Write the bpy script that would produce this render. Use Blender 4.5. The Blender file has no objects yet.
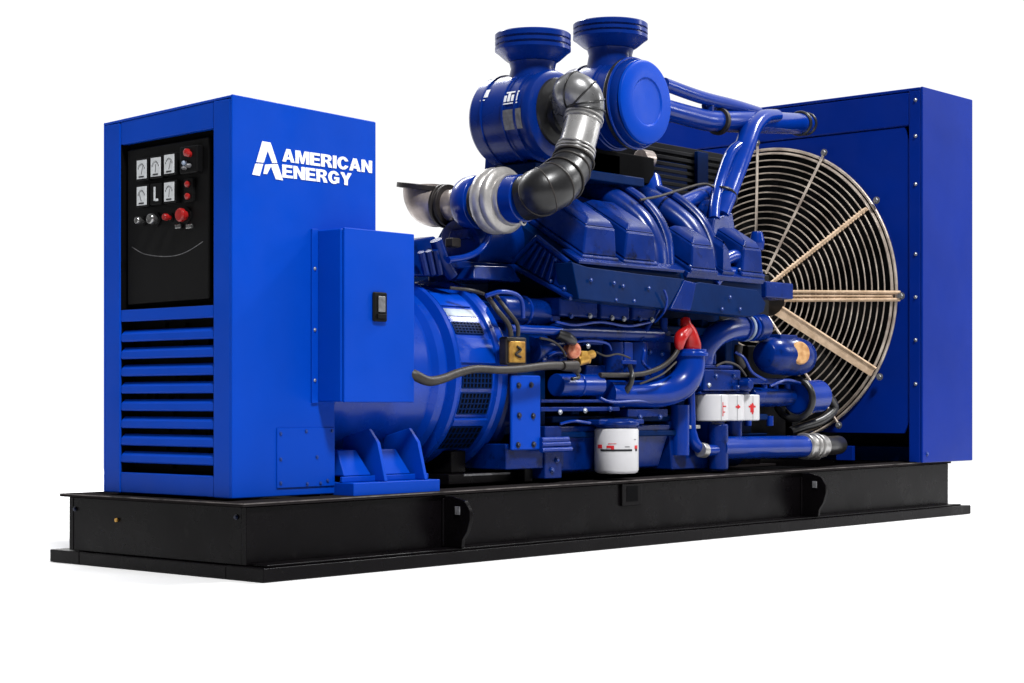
import bpy, bmesh, math, random
from mathutils import Vector, Matrix
random.seed(7)
scene = bpy.context.scene
COL = scene.collection

# ------------------------------------------------------------------ camera
F, H = 1805.89, 403.10
TH = math.radians(41.364)
CX, CY, CZ = -4.6666, -5.5956, 0.67
c_, s_ = math.cos(TH), math.sin(TH)

def P(px, py, x=None, y=None, z=None):
    """Point seen at a picture position on the plane x=, y= or z=."""
    a = (px - 512) / F; b = (H - py) / F
    d = (c_ + a * s_, s_ - a * c_, b)
    if x is not None: t = (x - CX) / d[0]
    elif y is not None: t = (y - CY) / d[1]
    else: t = (z - CZ) / d[2]
    return Vector((CX + t * d[0], CY + t * d[1], CZ + t * d[2]))

def ppu(v):
    return F / ((v[0] - CX) * c_ + (v[1] - CY) * s_)

cam_d = bpy.data.cameras.new('camera'); cam = bpy.data.objects.new('camera', cam_d); COL.objects.link(cam)
cam.location = (CX, CY, CZ); cam.rotation_euler = (math.pi / 2, 0, TH - math.pi / 2)
cam_d.sensor_width = 36; cam_d.lens = 36 * F / 1024
cam_d.shift_y = (H - 341.5) / 1024
cam_d.clip_start = .05; cam_d.clip_end = 500
scene.camera = cam

# ------------------------------------------------------------------ materials
def mat(name, col, rough=.4, metal=0, spec=.5, bump=0, bscale=60, rvar=.0, coat=0, var=0, vscale=4, var_col=None, dirt=None, wave=0):
    m = bpy.data.materials.new(name); m.use_nodes = True
    nt = m.node_tree; b = nt.nodes['Principled BSDF']
    b.inputs['Base Color'].default_value = (*col, 1)
    b.inputs['Roughness'].default_value = rough
    b.inputs['Metallic'].default_value = metal
    b.inputs['Specular IOR Level'].default_value = spec
    if coat:
        b.inputs['Coat Weight'].default_value = coat; b.inputs['Coat Roughness'].default_value = .12
    tc = nt.nodes.new('ShaderNodeTexCoord')
    def noise(scale, detail=4, rough_=.55):
        n = nt.nodes.new('ShaderNodeTexNoise'); n.inputs['Scale'].default_value = scale
        n.inputs['Detail'].default_value = detail; n.inputs['Roughness'].default_value = rough_
        nt.links.new(tc.outputs['Object'], n.inputs['Vector']); return n
    if bump:
        n = noise(bscale); bp = nt.nodes.new('ShaderNodeBump')
        bp.inputs['Strength'].default_value = bump; bp.inputs['Distance'].default_value = .004
        nt.links.new(n.outputs['Fac'], bp.inputs['Height']); nt.links.new(bp.outputs['Normal'], b.inputs['Normal'])
    if wave:
        n2 = noise(wave, 2); bp2 = nt.nodes.new('ShaderNodeBump'); bp2.inputs['Strength'].default_value = .35; bp2.inputs['Distance'].default_value = .02
        nt.links.new(n2.outputs['Fac'], bp2.inputs['Height'])
        old = b.inputs['Normal'].links[0].from_node; nt.links.new(bp2.outputs['Normal'], old.inputs['Normal'])
    if rvar:
        n = noise(5, 6); mr = nt.nodes.new('ShaderNodeMapRange')
        mr.inputs['From Min'].default_value = .3; mr.inputs['From Max'].default_value = .7
        mr.inputs['To Min'].default_value = max(.03, rough - rvar); mr.inputs['To Max'].default_value = min(1, rough + rvar)
        nt.links.new(n.outputs['Fac'], mr.inputs['Value']); nt.links.new(mr.outputs['Result'], b.inputs['Roughness'])
    src = None
    if var:
        n = noise(vscale, 5); mx = nt.nodes.new('ShaderNodeMix'); mx.data_type = 'RGBA'
        mr = nt.nodes.new('ShaderNodeMapRange')
        mr.inputs['From Min'].default_value = .35; mr.inputs['From Max'].default_value = .65
        nt.links.new(n.outputs['Fac'], mr.inputs['Value']); nt.links.new(mr.outputs['Result'], mx.inputs['Factor'])
        vc = var_col or tuple(v * (1 - var) for v in col)
        mx.inputs['A'].default_value = (*col, 1); mx.inputs['B'].default_value = (*vc, 1)
        src = mx.outputs['Result']
    if dirt:
        dcol, dscale, lo, hi = dirt
        n = noise(dscale, 8, .7); mx = nt.nodes.new('ShaderNodeMix'); mx.data_type = 'RGBA'
        mr = nt.nodes.new('ShaderNodeMapRange')
        mr.inputs['From Min'].default_value = lo; mr.inputs['From Max'].default_value = hi
        nt.links.new(n.outputs['Fac'], mr.inputs['Value']); nt.links.new(mr.outputs['Result'], mx.inputs['Factor'])
        if src: nt.links.new(src, mx.inputs['A'])
        else: mx.inputs['A'].default_value = (*col, 1)
        mx.inputs['B'].default_value = (*dcol, 1)
        src = mx.outputs['Result']
    if src: nt.links.new(src, b.inputs['Base Color'])
    return m

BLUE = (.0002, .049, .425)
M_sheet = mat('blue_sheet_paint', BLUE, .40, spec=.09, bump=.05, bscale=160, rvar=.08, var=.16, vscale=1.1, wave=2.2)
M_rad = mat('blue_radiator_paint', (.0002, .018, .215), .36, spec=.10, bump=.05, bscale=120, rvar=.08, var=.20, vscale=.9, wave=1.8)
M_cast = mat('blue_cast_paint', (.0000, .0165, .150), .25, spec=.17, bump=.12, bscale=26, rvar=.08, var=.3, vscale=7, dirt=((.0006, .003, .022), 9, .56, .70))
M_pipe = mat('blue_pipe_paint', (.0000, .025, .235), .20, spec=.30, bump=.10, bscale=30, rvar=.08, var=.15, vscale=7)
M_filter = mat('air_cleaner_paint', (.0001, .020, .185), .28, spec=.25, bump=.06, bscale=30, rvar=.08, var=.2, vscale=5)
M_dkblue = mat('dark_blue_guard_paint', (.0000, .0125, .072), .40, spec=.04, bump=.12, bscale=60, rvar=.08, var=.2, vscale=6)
M_gray = mat('alternator_paint', (.0002, .040, .36), .25, spec=.35, bump=.05, bscale=60, rvar=.06, var=.1, vscale=3)
M_edge = mat('black_flange_paint', (.016, .014, .0145), .8, spec=0, bump=.12, bscale=50)
M_lip = mat('lip_highlight_paint', (.14, .125, .12), .6, spec=.2, bump=.2, bscale=60, var=.8, vscale=9, var_col=(.02, .018, .018))  # highlight of the flange lip, put into the colour
M_frame = mat('black_frame_paint', (.0030, .0024, .0030), .30, spec=.08, bump=.10, bscale=40, rvar=.1, var=.35, vscale=4, dirt=((.010, .009, .009), 7, .62, .74))
M_panel = mat('black_panel', (.0035, .0035, .0038), .55, spec=.10, bump=.03, bscale=200, rvar=.05)
M_dark = mat('dark_interior', (.002, .002, .0025), .8, spec=.05)
M_darkmetal = mat('dark_core_fins', (.006, .006, .007), .6, spec=.15, bump=.3, bscale=80)
M_rubber = mat('black_rubber', (.012, .012, .013), .34, spec=.5, bump=.12, bscale=50, var=.4, vscale=20)
M_cable = mat('cable_sleeve', (.028, .023, .020), .5, spec=.4, bump=.25, bscale=90, var=.4, vscale=30)
M_steel = mat('stainless_steel', (.72, .71, .70), .22, metal=.7, bump=.06, bscale=20, rvar=.1, var=.3, vscale=6)
M_silver = mat('silver_clamp', (.46, .45, .44), .32, metal=.7, bump=.1, bscale=60, var=.35, vscale=20)
M_alu = mat('cast_aluminium', (.52, .50, .48), .40, metal=.55, bump=.3, bscale=70, rvar=.1, var=.3, vscale=14)
M_iron = mat('heat_stained_iron', (.44, .38, .345), .34, metal=.55, bump=.3, bscale=60, rvar=.1, var=.5, vscale=12, var_col=(.24, .20, .18))
M_duct = mat('grey_duct_metal', (.27, .27, .275), .28, metal=.6, bump=.15, bscale=40, rvar=.1, var=.4, vscale=9)
M_darkiron = mat('dark_gasket_iron', (.035, .030, .028), .5, metal=.6, bump=.3, bscale=60, var=.4, vscale=20)
M_wire = mat('guard_wire', (.62, .54, .46), .32, metal=.35, bump=.25, bscale=90, var=.5, vscale=9, var_col=(.30, .24, .20))
M_bar = mat('guard_bar', (.84, .62, .43), .40, metal=.1, bump=.3, bscale=70, var=.35, vscale=20, var_col=(.60, .42, .27))
M_white = mat('white_filter_paint', (.52, .515, .53), .38, spec=.4, bump=.05, bscale=70, var=.06, vscale=9)
M_letter = mat('white_vinyl', (.80, .81, .83), .5, spec=.3)
M_label = mat('pale_label', (.26, .32, .42), .4, spec=.4, var=.2, vscale=40)
M_plate = mat('grey_plate', (.20, .20, .21), .4, metal=.3, bump=.2, bscale=120, var=.45, vscale=45)
M_gauge = mat('gauge_face', (.60, .62, .64), .35, spec=.4, var=.15, vscale=60)
M_ink = mat('dark_ink', (.015, .015, .018), .6, spec=.2)
M_red = mat('red_silicone', (.42, .008, .008), .3, spec=.5, bump=.15, bscale=60, var=.35, vscale=16)
M_redp = mat('red_plastic', (.34, .010, .010), .3, spec=.5, var=.3, vscale=60)
M_redink = mat('red_ink', (.50, .015, .02), .5, spec=.3)
M_brass = mat('brass', (.62, .36, .07), .35, metal=.6, bump=.3, bscale=80, var=.35, vscale=30, var_col=(.35, .17, .03))
M_copper = mat('copper_cap', (.62, .26, .16), .4, metal=.4, bump=.3, bscale=80, var=.4, vscale=40, var_col=(.42, .10, .05))
M_tan = mat('tan_disc', (.55, .33, .15), .45, spec=.4, bump=.2, bscale=60, var=.4, vscale=30, var_col=(.36, .17, .06))
M_bolt = mat('zinc_bolt', (.35, .37, .42), .32, metal=.8)
M_blubolt = mat('painted_bolt', (.003,.03,.2), .3, spec=.5)
M_dkbolt = mat('dark_bolt', (.004, .008, .03), .4, spec=.4)
M_chrome = mat('chrome_switch', (.45, .45, .45), .2, metal=.9, var=.5, vscale=70)
M_floor = mat('white_studio_floor', (.66, .66, .66), .9, spec=.05)

# ------------------------------------------------------------------ mesh helpers
class MB:
    def __init__(self): self.bm = bmesh.new()
    def hexa(self, p):      # 8 corners: bottom ring 0-3, top ring 4-7
        v = [self.bm.verts.new(q) for q in p]
        for f in ((0, 3, 2, 1), (4, 5, 6, 7), (0, 1, 5, 4), (1, 2, 6, 5), (2, 3, 7, 6), (3, 0, 4, 7)):
            self.bm.faces.new([v[i] for i in f])
        return self
    def box(self, x0, x1, y0, y1, z0, z1):
        return self.hexa([(x0, y0, z0), (x1, y0, z0), (x1, y1, z0), (x0, y1, z0), (x0, y0, z1), (x1, y0, z1), (x1, y1, z1), (x0, y1, z1)])
    def prism(self, poly, ext):
        ext = Vector(ext); a = [self.bm.verts.new(q) for q in poly]; b = [self.bm.verts.new(Vector(q) + ext) for q in poly]
        n = len(poly)
        self.bm.faces.new(a); self.bm.faces.new(b[::-1])
        for i in range(n): self.bm.faces.new([a[i], b[i], b[(i + 1) % n], a[(i + 1) % n]])
        return self
    def tube(self, pts, r, n=18, cap=True, smooth=True, sy=1.0, ridges=None):
        pts = [Vector(p) for p in pts]
        k = len(pts)
        rs = list(r) if isinstance(r, (list, tuple)) else [r] * k
        if smooth and k > 2:
            q, qr = [], []; S = 7
            for i in range(k - 1):
                p0 = pts[max(i - 1, 0)]; p1 = pts[i]; p2 = pts[i + 1]; p3 = pts[min(i + 2, k - 1)]
                for j in range(S):
                    t = j / S
                    q.append(.5 * ((2 * p1) + (-p0 + p2) * t + (2 * p0 - 5 * p1 + 4 * p2 - p3) * t * t + (-p0 + 3 * p1 - 3 * p2 + p3) * t ** 3))
                    qr.append(rs[i] * (1 - t) + rs[i + 1] * t)
            q.append(pts[-1]); qr.append(rs[-1]); pts, rs = q, qr
        k = len(pts); rings = []
        up = None
        for i in range(k):
            d = (pts[min(i + 1, k - 1)] - pts[max(i - 1, 0)]).normalized()
            if up is None:
                up = Vector((0, 0, 1)) if abs(d.z) < .9 else Vector((1, 0, 0))
            u = (up - d * up.dot(d)).normalized(); w = d.cross(u); up = u
            rings.append([self.bm.verts.new(pts[i] + (u * math.cos(2 * math.pi * j / n) * sy + w * math.sin(2 * math.pi * j / n)) * rs[i]) for j in range(n)])
        for i in range(k - 1):
            for j in range(n):
                self.bm.faces.new([rings[i][j], rings[i][(j + 1) % n], rings[i + 1][(j + 1) % n], rings[i + 1][j]])
        if cap:
            self.bm.faces.new(rings[0][::-1]); self.bm.faces.new(rings[-1])
        return self
    def lathe(self, o, axis, prof, n=48, cap=True):
        o = Vector(o); d = Vector(axis); k_ = d.length if d.length < .999 else 1.0; d = d.normalized()
        up = Vector((0, 0, 1)) if abs(d.z) < .9 else Vector((1, 0, 0))
        u = (up - d * up.dot(d)).normalized(); w = d.cross(u); rings = []; d = d * k_
        for t, r in prof:
            rings.append([self.bm.verts.new(o + d * t + (u * math.cos(2 * math.pi * j / n) + w * math.sin(2 * math.pi * j / n)) * max(r, 1e-4)) for j in range(n)])
        for i in range(len(prof) - 1):
            for j in range(n):
                self.bm.faces.new([rings[i][j], rings[i][(j + 1) % n], rings[i + 1][(j + 1) % n], rings[i + 1][j]])
        if cap:
            self.bm.faces.new(rings[0][::-1]); self.bm.faces.new(rings[-1])
        return self
    def cyl(self, a, b, r, n=24):
        a = Vector(a); b = Vector(b)
        return self.lathe(a, (b - a).normalized(), [(0, r), ((b - a).length, r)], n)
    def torus(self, o, axis, R, r, n=96, m=8):
        o = Vector(o); d = Vector(axis).normalized()
        up = Vector((0, 0, 1)) if abs(d.z) < .9 else Vector((1, 0, 0))
        u = (up - d * up.dot(d)).normalized(); w = d.cross(u); rings = []
        for i in range(n):
            a = 2 * math.pi * i / n; e = u * math.cos(a) + w * math.sin(a)
            rings.append([self.bm.verts.new(o + e * (R + r * math.cos(2 * math.pi * j / m)) + d * r * math.sin(2 * math.pi * j / m)) for j in range(m)])
        for i in range(n):
            for j in range(m):
                self.bm.faces.new([rings[i][j], rings[i][(j + 1) % m], rings[(i + 1) % n][(j + 1) % m], rings[(i + 1) % n][j]])
        return self
    def arcpatch(self, x0, x1, yc, zc, r, a0, a1, th=.006, n=10):
        """A curved strip on a drum lying along x; angles from +z towards -y."""
        pts = [(math.sin(a0 + (a1 - a0) * i / n), math.cos(a0 + (a1 - a0) * i / n)) for i in range(n + 1)]
        rows = []
        for s, c in pts:
            rows.append([self.bm.verts.new((x, yc - s * rr, zc + c * rr)) for x, rr in ((x0, r), (x1, r), (x1, r + th), (x0, r + th))])
        for i in range(n):
            for j in range(4):
                self.bm.faces.new([rows[i][j], rows[i][(j + 1) % 4], rows[i + 1][(j + 1) % 4], rows[i + 1][j]])
        self.bm.faces.new(rows[0][::-1]); self.bm.faces.new(rows[-1])
        return self
    def build(self, name, material, parent=None, bev=.004, seg=2, angle=38, label=None):
        bm = self.bm
        bmesh.ops.recalc_face_normals(bm, faces=bm.faces)
        for f in bm.faces: f.smooth = True
        lim = math.radians(angle)
        for e in bm.edges:
            if len(e.link_faces) == 2 and e.calc_face_angle(0) > lim: e.smooth = False
        me = bpy.data.meshes.new(name); bm.to_mesh(me); bm.free()
        me.materials.append(material)
        o = bpy.data.objects.new(name, me); COL.objects.link(o)
        if parent is not None: attach(o, parent)
        if bev:
            md = o.modifiers.new('edge_round', 'BEVEL'); md.width = bev; md.segments = seg
            md.limit_method = 'ANGLE'; md.angle_limit = lim; md.harden_normals = True
            md.use_clamp_overlap = True
        if label: o['label'] = label
        return o

WORLD = {}
def wloc(o):
    v = Vector(o.location)
    return v + wloc(o.parent) if o.parent else v
def attach(o, parent):
    o.parent = parent; o.location = Vector(o.location) - wloc(parent)

def empty(name, loc, parent=None):
    o = bpy.data.objects.new(name, None); COL.objects.link(o); o.location = loc; o.empty_display_size = .1
    if parent: attach(o, parent)
    return o

# bolts share mesh data: a hexagon head with a washer, along +z
_bolt = {}
def bolt(parent, loc, axis, r=.012, m=None, name='bolt'):
    m = m or M_bolt
    key = (round(r, 4), m.name)
    if key not in _bolt:
        mb = MB(); mb.lathe((0, 0, 0), (0, 0, 1), [(0, r * 1.35), (r * .22, r * 1.35)], 16); mb.lathe((0, 0, r * .22), (0, 0, 1), [(0, r), (r * .6, r), (r * .8, r * .8)], 6)
        bm = mb.bm; bmesh.ops.recalc_face_normals(bm, faces=bm.faces)
        me = bpy.data.meshes.new('bolt'); bm.to_mesh(me); bm.free(); me.materials.append(m); _bolt[key] = me
    o = bpy.data.objects.new(name, _bolt[key]); COL.objects.link(o)
    o.location = loc; o.rotation_euler = Vector(axis).to_track_quat('Z', 'Y').to_euler()
    attach(o, parent); return o

# ------------------------------------------------------------------ setting
fl = MB(); fl.lathe((2.8, .45, -.046), (0, 0, 1), [(0, 10.5), (.02, 10.5)], 96)
floor = fl.build('floor', M_floor, None, bev=0); floor['kind'] = 'structure'

# ------------------------------------------------------------------ the generating set
GEN = empty('generator_set', (2.8, .45, -.024))
GEN['label'] = 'royal blue diesel generator set with control cabinet, engine and radiator on a black steel skid'
GEN['category'] = 'generator'

# ---- base frame
YN, YF = -.142, 1.037
X0, X1 = -.047, 5.684
ZT = .278
b = MB()
b.hexa([(X0, YN, .032), (X1, YN, .032), (X1, YN + .03, .032), (X0, YN + .03, .032), (X0, YN, .262), (X1, YN, .290), (X1, YN + .03, .290), (X0, YN + .03, .262)])
b.box(X0, X1, YF - .03, YF, .032, .262)
b.box(X0 + .002, X0 + .03, YN + .031, YF - .031, .032, .262)
b.box(X1 - .03, X1 - .002, YN + .031, YF - .031, .032, .262)
base = b.build('base_frame', M_frame, GEN, bev=.003, label='black welded steel skid frame')
t = MB()
t.hexa([(X0 - .03, YN - .018, .264), (X1 + .004, YN - .018, .292), (X1 + .004, YN + .16, .292), (X0 - .03, YN + .16, .264),
        (X0 - .03, YN - .018, ZT), (X1 + .004, YN - .018, ZT + .030), (X1 + .004, YN + .16, ZT + .030), (X0 - .03, YN + .16, ZT)])
t.box(X0 - .028, X1 + .004, YF - .16, YF + .03, .264, ZT)
t.box(X0 - .028, X0 + .25, YN + .162, YF - .162, .264, ZT - .001)
t.build('top_flange', M_edge, base, bev=.002)
t = MB()  # thin pale strips painted as light catching the flange edge
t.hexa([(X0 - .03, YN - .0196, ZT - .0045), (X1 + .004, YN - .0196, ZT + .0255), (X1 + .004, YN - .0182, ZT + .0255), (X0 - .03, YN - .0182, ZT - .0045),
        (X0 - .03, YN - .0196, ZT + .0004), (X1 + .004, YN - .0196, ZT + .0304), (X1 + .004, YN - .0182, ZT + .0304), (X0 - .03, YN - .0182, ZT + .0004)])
t.build('lip_highlight', M_lip, base, bev=0, label='pale painted highlight along the top flange')
t = MB(); t.box(X0 - .0316, X0 - .0302, YN - .018, YF + .03, ZT - .004, ZT + .0004); t.build('lip_highlight', M_lip, base, bev=0)
t = MB(); t.box(X0 + .255, X1 - .02, YN + .165, YF - .165, .25, .262); t.build('bounce_blocker', M_dark, base, bev=0)  # added black sheet: blocks floor bounce and the view of the floor
t = MB(); t.box(1.2, X1 - .55, YF - .14, YF - .12, ZT + .001, .62); t.build('floor_screen', M_frame, base, bev=.002)  # added black sheet, hides the bright floor beyond the far rail
t = MB()
t.prism([(X0 - .02, YN - .125, -.024), (X1 + .06, YN - .125, -.024), (X1 + .06, YN + .1, -.024), (X0 - .02, YN + .1, -.024)], (0, 0, .054))
t.prism([(X0 - .02, YF - .1, -.024), (X1 + .06, YF - .1, -.024), (X1 + .06, YF + .115, -.024), (X0 - .02, YF + .115, -.024)], (0, 0, .054))
t.box(X0 - .02, X0 + .1, YN + .102, YF - .102, -.024, .029)
t.box(X0 + .02, X1 - .02, YN - .10, YN - .002, .0302, .040)
t.build('bottom_flange', M_frame, base, bev=.004)
# sub-part depth is thing > part > sub-part, so the eye goes on the frame itself
def lug(px):
    x = P(px, 500, y=YN).x
    dz = .03 * (x - X0) / (X1 - X0)
    g = MB()
    prof = [(YN - .001, .255), (YN - .05, .258), (YN - .13, .240), (YN - .158, .20), (YN - .160, .16), (YN - .142, .11), (YN - .115, .075), (YN - .11, .041), (YN - .001, .041)]
    g.prism([(x, y, z + dz * (z - .04) / .2) for y, z in prof], (.022, 0, 0))
    g.box(x - .012, x - .001, YN - .012, YN - .001, .045, .255)
    g.build('lifting_lug', M_frame, base, bev=.003)
    h = MB(); h.box(x - .006, x - .001, YN - .105, YN - .075, .178 + dz, .215 + dz)
    h.build('lug_eye', M_plate, base, bev=.004)
lug(443); lug(801)
x = P(620, 490, y=YN).x
g = MB(); g.box(x, x + .16, YN - .014, YN - .001, .165, .272)
g.build('fork_pocket', M_frame, base, bev=.003)
g = MB(); g.box(x + .035, x + .125, YN - .0155, YN - .012, .185, .262); g.build('pocket_opening', M_dark, base, bev=0)
for (px, py) in ((75, 509), (236, 517)):
    p = P(px, py, x=X0 - .001); bolt(base, p, (-1, 0, 0), .008, M_dkbolt)
p = P(117, 520, x=X0 - .001)
g = MB(); g.cyl(p, p + Vector((-.008, 0, 0)), .009, 12); g.build('earth_stud', M_brass, base, bev=.001, label='small brass earth stud')

# ---- control cabinet
W, L = .855, .80
Z0, ZS, Z1 = .288, .69, 1.888
XL = .558
def ztop(x, y): return Z1 + .015 - .0275 * y / W - .018 * x / L
b = MB()
# shell: near side, far side, roof, posts and rails round the openings, back
TK = .012
def slab(x0, x1, y0, y1, z0): 
    b.hexa([(x0, y0, z0), (x1, y0, z0), (x1, y1, z0), (x0, y1, z0), (x0, y0, ztop(x0, y0)), (x1, y0, ztop(x1, y0)), (x1, y1, ztop(x1, y1)), (x0, y1, ztop(x0, y1))])
# near side as one L-shaped sheet
b.prism([(0, 0, Z0), (XL, 0, Z0), (XL, 0, ZS), (L, 0, ZS), (L, 0, ztop(L, 0)), (0, 0, ztop(0, 0))], (0, TK, 0))
b.prism([(0, W - TK, Z0), (XL, W - TK, Z0), (XL, W - TK, ZS), (L, W - TK, ZS), (L, W - TK, ztop(L, W)), (0, W - TK, ztop(0, W))], (0, TK, 0))
b.hexa([(.0, TK, ztop(0, 0) - .012), (L, TK, ztop(L, 0) - .012), (L, W - TK, ztop(L, W) - .012), (0, W - TK, ztop(0, W) - .012),
        (.0, TK, ztop(0, TK) - .001), (L, TK, ztop(L, TK) - .001), (L, W - TK, ztop(L, W - TK) - .001), (0, W - TK, ztop(0, W - TK) - .001)])
b.box(L - .012, L, TK, W - TK, ZS, ztop(L, W) - .012)
b.box(XL - .012, XL, TK, W - TK, Z0, ZS)
b.box(XL, L, TK, W - TK, ZS, ZS + .012)
# left and right posts of the front
b.box(0, .03, TK, .118, Z0, ztop(0, .1) - .013)
b.box(0, .03, .738, W - TK, Z0, ztop(0, W) - .013)
cab = b.build('control_cabinet', M_sheet, GEN, bev=.005)
# front frame between the posts
ZP0, ZP1 = 1.066, 1.778
b = MB()
b.hexa([(.003, .121, ZP1), (.03, .121, ZP1), (.03, .735, ZP1 - .008), (.003, .735, ZP1 - .008), (.003, .121, ztop(0, .12) - .013), (.03, .121, ztop(0, .12) - .013), (.03, .735, ztop(0, .735) - .013), (.003, .735, ztop(0, .735) - .013)])
b.build('header_panel', M_sheet, cab, bev=.004)
b = MB(); b.box(.003, .03, .121, .735, 1.016, ZP0); b.build('cross_rail', M_sheet, cab, bev=.004)
b = MB(); b.box(.003, .03, .121, .735, Z0 + .002, .376); b.build('sill_panel', M_sheet, cab, bev=.004)
# louvred grille: sloped blades, eight between the panel and the sill
b = MB()
n = 9; top, bot = 1.035, .376
pitch = (top - bot) / n
for i in range(n - 1):
    zc = top - pitch * (i + 1)
    b.hexa([(.002, .122, zc - .027), (.010, .122, zc - .033), (.010, .734, zc - .033), (.002, .734, zc - .027),
            (.004, .122, zc + .000), (.024, .122, zc + .019), (.024, .734, zc + .019), (.004, .734, zc + .000)])
b.build('louvre_grille', M_sheet, cab, bev=.003)
b = MB(); b.box(.075, .08, .119, .736, .35, 1.05); b.box(.008, .0745, .1185, .1205, .377, 1.021); b.box(.008, .0745, .7345, .7375, .377, 1.021)
for i in range(60):
    y = .13 + random.random() * .59; z = .38 + random.random() * .64
    b.box(.055, .0745, y, y + .006 + random.random() * .02, z, z + .01 + random.random() * .02)
b.build('louvre_backing', M_dark, cab, bev=0)
# instrument panel, recessed
b = MB(); b.box(.052, .06, .119, .736, ZP0 - .004, ZP1 + .004)
b.box(.005, .051, .1185, .1205, ZP0 + .001, ZP1 - .001); b.box(.005, .051, .7345, .7375, ZP0 + .001, ZP1 - .009)
b.box(.0045, .051, .1206, .7344, ZP0 - .0005, ZP0 + .002)
b.build('panel_recess', M_dark, cab, bev=0)
b = MB()
XPN = .020
poly = [(.170, 1.094), (.712, 1.088), (.712, 1.746), (.170, 1.752)]
b.prism([(XPN, y, z) for y, z in poly], (.02, 0, 0))
pan = b.build('instrument_panel', M_panel, cab, bev=.006)
XI = XPN
# arc seam on the panel
arc = [P(px, py, x=XI) for px, py in ((132, 247), (142, 253), (152, 255.5), (165, 256.5), (178, 255), (190, 250), (203, 241.5))]
b = MB(); b.tube(arc, .0016, 6); b.build('panel_seam', M_plate, cab, bev=0)
# meters
def plate(px, py, w, h, x, y_over=None):
    p = P(px, py, x=x); return p
def rectx(x0, x1, cpx, cpy, w, h):
    p = P(cpx, cpy, x=x0); m = MB(); m.box(x0, x1, p.y - w / 2, p.y + w / 2, p.z - h / 2, p.z + h / 2); return m, p
# (pixel centre, bezel size) for the upper row and middle row of meters
for i, (px, py) in enumerate(((142, 169.5), (156, 167), (169.5, 164), (142, 196), (169.5, 191.8))):
    m, p = rectx(XI - .028, XI - .001, px, py, .083, .094)
    bz = m.build('gauge', M_panel, cab, bev=.004)
    m = MB(); y, z = p.y, p.z
    w, h = .064, .078
    m.box(XI - .0315, XI - .0278, y - w / 2, y + w / 2, z - h / 2, z + h / 2)
    m.build('gauge_face', M_gauge, cab, bev=.001)
    m = MB()
    for k in range(7):
        a = math.radians(-60 + 20 * k)
        m.box(XI - .0325, XI - .0312, y + math.sin(a) * .024 - .0015, y + math.sin(a) * .024 + .0015, z - .012 + math.cos(a) * .034 - .004, z - .012 + math.cos(a) * .034 + .004)
    a = random.uniform(-.6, .6)
    m.hexa([(XI - .0325, y - .0012, z - .022), (XI - .0312, y - .0012, z - .022), (XI - .0312, y + .0012, z - .022), (XI - .0325, y + .0012, z - .022),
            (XI - .0325, y + math.sin(a) * .03 - .001, z + .012), (XI - .0312, y + math.sin(a) * .03 - .001, z + .012), (XI - .0312, y + math.sin(a) * .03 + .001, z + .012), (XI - .0325, y + math.sin(a) * .03 + .001, z + .012)])
    m.box(XI - .0325, XI - .0312, y - .017, y + .017, z - .034, z - .028)
    m.build('gauge_dial_marks', M_ink, cab, bev=0)
# dark counter in the middle row
m, p = rectx(XI - .026, XI - .001, 155.5, 194, .075, .09); m.build('hour_counter', M_panel, cab, bev=.004)
m = MB(); m.box(XI - .029, XI - .0258, p.y + .0, p.y + .010, p.z - .028, p.z + .03); m.box(XI - .029, XI - .0258, p.y - .018, p.y + .0, p.z - .03, p.z - .02); m.build('counter_window', M_gauge, cab, bev=.001)
# warning lamp block, upper right
m, p = rectx(XI - .035, XI - .001, 188, 159.5, .112, .112); m.build('warning_lamp_block', M_panel, cab, bev=.006)
for dy, dz, r, mm in ((.0, .028, .016, M_redp), (-.014, .020, .012, M_redp), (.014, -.014, .010, M_label), (-.012, -.026, .009, M_plate), (.016, -.034, .008, M_plate)):
    m = MB(); m.lathe((XI - .035, p.y + dy, p.z + dz), (-1, 0, 0), [(0, r), (.012, r), (.018, r * .6), (.0195, .001)], 18)
    m.build('warning_lamp', mm, cab, bev=0)
# pair of red lamps
m, p = rectx(XI - .018, XI - .001, 188, 190, .06, .098); m.build('indicator_block', M_panel, cab, bev=.004)
for dz in (.024, -.026):
    m = MB(); m.lathe((XI - .018, p.y, p.z + dz), (-1, 0, 0), [(0, .013), (.008, .013), (.013, .008), (.014, .001)], 16)
    m.build('indicator_lamp', M_redp, cab, bev=0)
# switches and buttons
for px, py, r, mm, nm in ((144, 221, .016, M_chrome, 'key_switch'), (157, 219.5, .023, M_chrome, 'selector_switch'), (171.5, 217.5, .014, M_redp, 'push_button'), (186.5, 215.5, .028, M_redp, 'emergency_stop_button')):
    p = P(px, py, x=XI)
    m = MB(); m.lathe(p, (-1, 0, 0), [(0, r * 1.25), (.006, r * 1.25)], 20); m.build('switch_collar', M_panel, cab, bev=.001)
    m = MB(); m.lathe(p + Vector((-.006, 0, 0)), (-1, 0, 0), [(0, r * .7), (.014, r * .7), (.016, r), (.03, r), (.036, r * .8), (.037, .001)], 22)
    m.build(nm, mm, cab, bev=.001)
for px, py in ((180, 226.5), (191, 226.5)):
    p = P(px, py, x=XI); m = MB(); m.box(p.x - .014, p.x - .001, p.y - .018, p.y + .018, p.z - .009, p.z + .009); m.build('toggle_switch', M_chrome, cab, bev=.003)
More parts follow.
